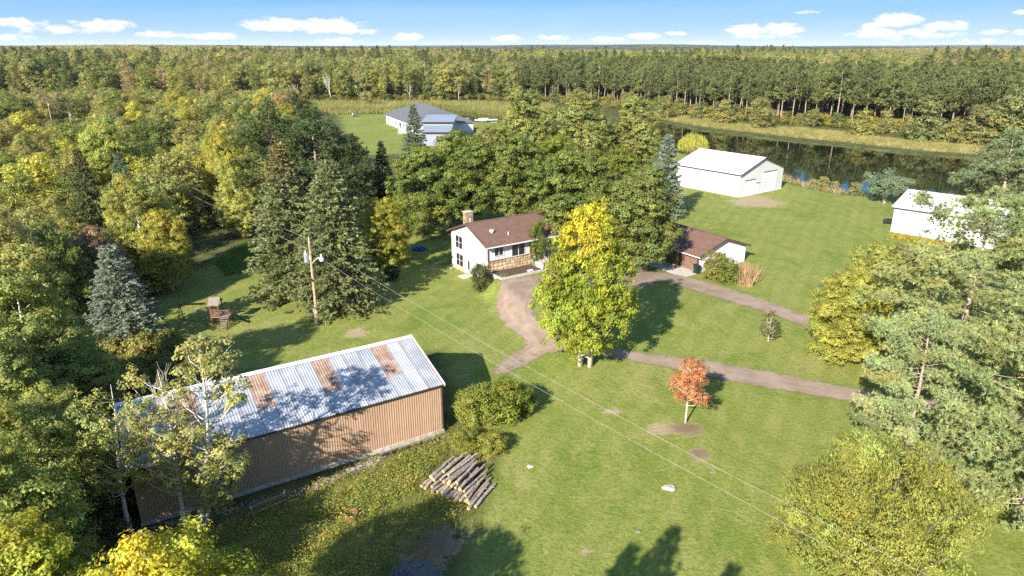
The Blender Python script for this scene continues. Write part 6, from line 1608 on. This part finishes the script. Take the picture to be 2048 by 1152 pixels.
def pots():
    q = H2W(7.15, -2.45, 1.7); o = thing('flower_pot', 'terracotta pot with orange flowers beside the entrance steps', 'flower pot', q)
    MB().tube([(0, 0, 0), (0, 0, .34), (0, 0, .40)], [.20, .30, .32], 12).build('pot', simple('terracotta', (.34, .15, .08), .85, .2, 5), o)
    v = weedy(500, 120, .38, .5, .12); me = one_mesh(v, 'flowers', leaf_mat('orange_flower', .2, .6, [(.42, .20, .04)])); link_mesh('flowers', me, None, o, (0, 0, .36))
    q = H2W(8.6, -2.7, 1.62); o = thing('garden_bench', 'small wooden bench near the house entrance', 'bench', q, HOUSE['t'])
    MB().box(-.6, .6, -.2, .2, .40, .45).build('seat', M_['weathered'], o); MB().box(-.6, .6, .18, .23, .5, .85).build('backrest', M_['weathered'], o)
    for x in (-.5, .5):
        for y in (-.16, .16): MB().box(x - .03, x + .03, y - .03, y + .03, -.1, .40).build('leg', M_['weathered'], o)
    q = H2W(.75, -2.5, 1.66); o = thing('bed_plant', 'low green and white flowering plant in the mulch bed', 'plant', q)
    me = one_mesh(weedy(501, 140, .5, .45, .13), 'bed_leaves', leaf_mat('bed_leaf', .2, .6, [(.20, .22, .10)])); link_mesh('foliage', me, None, o)
pots()
def yard_things():
    # blue paddling pool with a white seat in the shade left of the house
    p = P(838, 500); o = thing('kiddie_pool', 'bright blue plastic pool in the shade left of the house', 'paddling pool', p); bl = simple('blue_plastic', (.02, .075, .27), .4, .1, 4)
    n = 20; v = []
    for z, r in ((0, .95), (.32, 1.05), (.32, .95), (.06, .85)): v += [(r * math.cos(2 * math.pi * k / n), r * .8 * math.sin(2 * math.pi * k / n), z) for k in range(n)]
    MB().add(v, [(i * n + k, i * n + (k + 1) % n, (i + 1) * n + (k + 1) % n, (i + 1) * n + k) for i in range(3) for k in range(n)] + [tuple(3 * n + k for k in range(n))]).build('shell', bl, o)
    MB().box(-.25, .2, -.05, .45, .33, .38).build('seat', bl, o)
    p = P(865, 540); o = thing('stone_border', 'low row of grey stones beside the house lawn', 'stone border', p); rnd = random.Random(6)
    for k in range(9):
        q = Vector(P(842 + k * 7.5, 541 - k * .4 + rnd.uniform(-1, 1))) - Vector(p); bm = bmesh.new(); bmesh.ops.create_icosphere(bm, subdivisions=1, radius=rnd.uniform(.18, .3)); 
        for w in bm.verts: w.co.z *= .7
        me = bpy.data.meshes.new('stone'); bm.to_mesh(me); bm.free(); link_mesh('stone', me, M_['mortar'], o, q)
    p = P(710, 233); o = thing('hay_bale', 'small round wrapped bale lying on the far lawn', 'bale', p, R(10))
    MB().tube([(-.9, 0, .75), (.6, 0, .75)], .8, 14).build('bale', simple('bale_wrap', (.075, .095, .055), .7, .3, 3), o); MB().tube([(-1.05, 0, .75), (-.9, 0, .75)], .8, 14).build('bale_end', M_['white_paint'], o)
    a = at(950, 240, 276); a[2] = 0; o = thing('dock', 'white floating dock at the edge of the small pond', 'dock', a, R(12))
    MB().box(0, 9, 0, 1.6, -.1, .18).build('deck', M_['white_paint'], o)
    for x in (.5, 4, 8): MB().tube([(x, 1.5, -.8), (x, 1.5, .9)], .07, 6).build('post', M_['weathered'], o)
    a = at(966, 236, 281); o = thing('boat', 'small white boat moored beside the floating dock', 'boat', (a[0], 281, -.35), R(10))
    MB().add([(-1.7, -.5, 0), (1.3, -.5, 0), (2.1, 0, .1), (1.3, .5, 0), (-1.7, .5, 0), (-1.9, -.75, .6), (1.4, -.75, .6), (2.6, 0, .75), (1.4, .75, .6), (-1.9, .75, .6)], [(4, 3, 2, 1, 0), (0, 1, 6, 5), (1, 2, 7, 6), (2, 3, 8, 7), (3, 4, 9, 8), (4, 0, 5, 9)]).build('hull', M_['white_metal'], o)
    MB().box(-.4, .0, -.7, .7, .42, .48).build('seat', M_['weathered'], o)
    # birds' perch at the water
    p = P(693, 226); o = thing('footbridge_rail', 'little red brown footbridge rail at the edge of the reeds', 'railing', (p[0], p[1], 0))
    for x in (-1.2, 0, 1.2): MB().box(x - .08, x + .08, -.08, .08, -.6, 1.3).build('post', M_['redwood'], o)
    MB().box(-1.3, 1.3, -.06, .06, 1.05, 1.25).build('rail', M_['redwood'], o); MB().box(-1.3, 1.3, -.06, .06, .5, .65).build('rail', M_['redwood'], o)
    # snag that sticks out of the golden trees
    p = P(1800, 655); h = top_height(p, 513); o = thing('snag', 'broken pale snag rising above the golden trees', 'dead tree', p, 0)
    MB().tube([(0, 0, -.2), (.2, 0, h * .6), (.75, .1, h)], [.16, .13, .07], 7).build('trunk', BARK_PALE, o)
    # patio stones and the step under the side door
    q = H2W(-.75, 4.3, .0); o = tag(MB().box(-.7, .6, -.7, .7, -.1, .07).build('door_step', M_['concrete'], None, q, (0, 0, HOUSE['t'])), 'pale stone step below the side door', 'step')
    # vehicle nose showing behind the left end of the white shed
    p = P(1779, 448); o = thing('utility_cart', 'small dark cart parked at the left end of the white shed', 'cart', p, -.78 + R(90))
    MB().box(-.55, .55, -.9, .9, .35, .75).build('body', M_['black'], o); MB().add([(-.5, -.1, 1.6), (.5, -.1, 1.6), (.5, .55, .76), (-.5, .55, .76), (-.5, -.06, 1.62), (.5, -.06, 1.62), (.5, .6, .76), (-.5, .6, .76)], [(0, 1, 2, 3), (7, 6, 5, 4), (0, 4, 5, 1), (1, 5, 6, 2), (2, 6, 7, 3), (3, 7, 4, 0)]).build('windscreen', M_['galv'], o)
    for x in (-.58, .58):
        for y in (-.6, .6): MB().tube([(x - .1, y, .28), (x + .1, y, .28)], .28, 12).build('wheel', M_['black'], o)
yard_things()

# ------------------------------------------------------------------ the air
def haze():
    mb = MB().box(-11800, 11800, -380, 13500, -60, 75)
    m = bpy.data.materials.new('haze'); m.use_nodes = True; nt = m.node_tree; nt.nodes.clear()
    o = nt.nodes.new('ShaderNodeOutputMaterial'); v = nt.nodes.new('ShaderNodeVolumePrincipled')
    v.inputs['Color'].default_value = (.90, .95, 1.0, 1); v.inputs['Density'].default_value = .00004; v.inputs['Anisotropy'].default_value = 0
    nt.links.new(v.outputs[0], o.inputs['Volume'])
    tag(mb.build('haze', m), 'thin autumn haze over the woods', kind='stuff')
haze()
scene.cycles.volume_bounces = 0
scene.cycles.volume_max_steps = 64
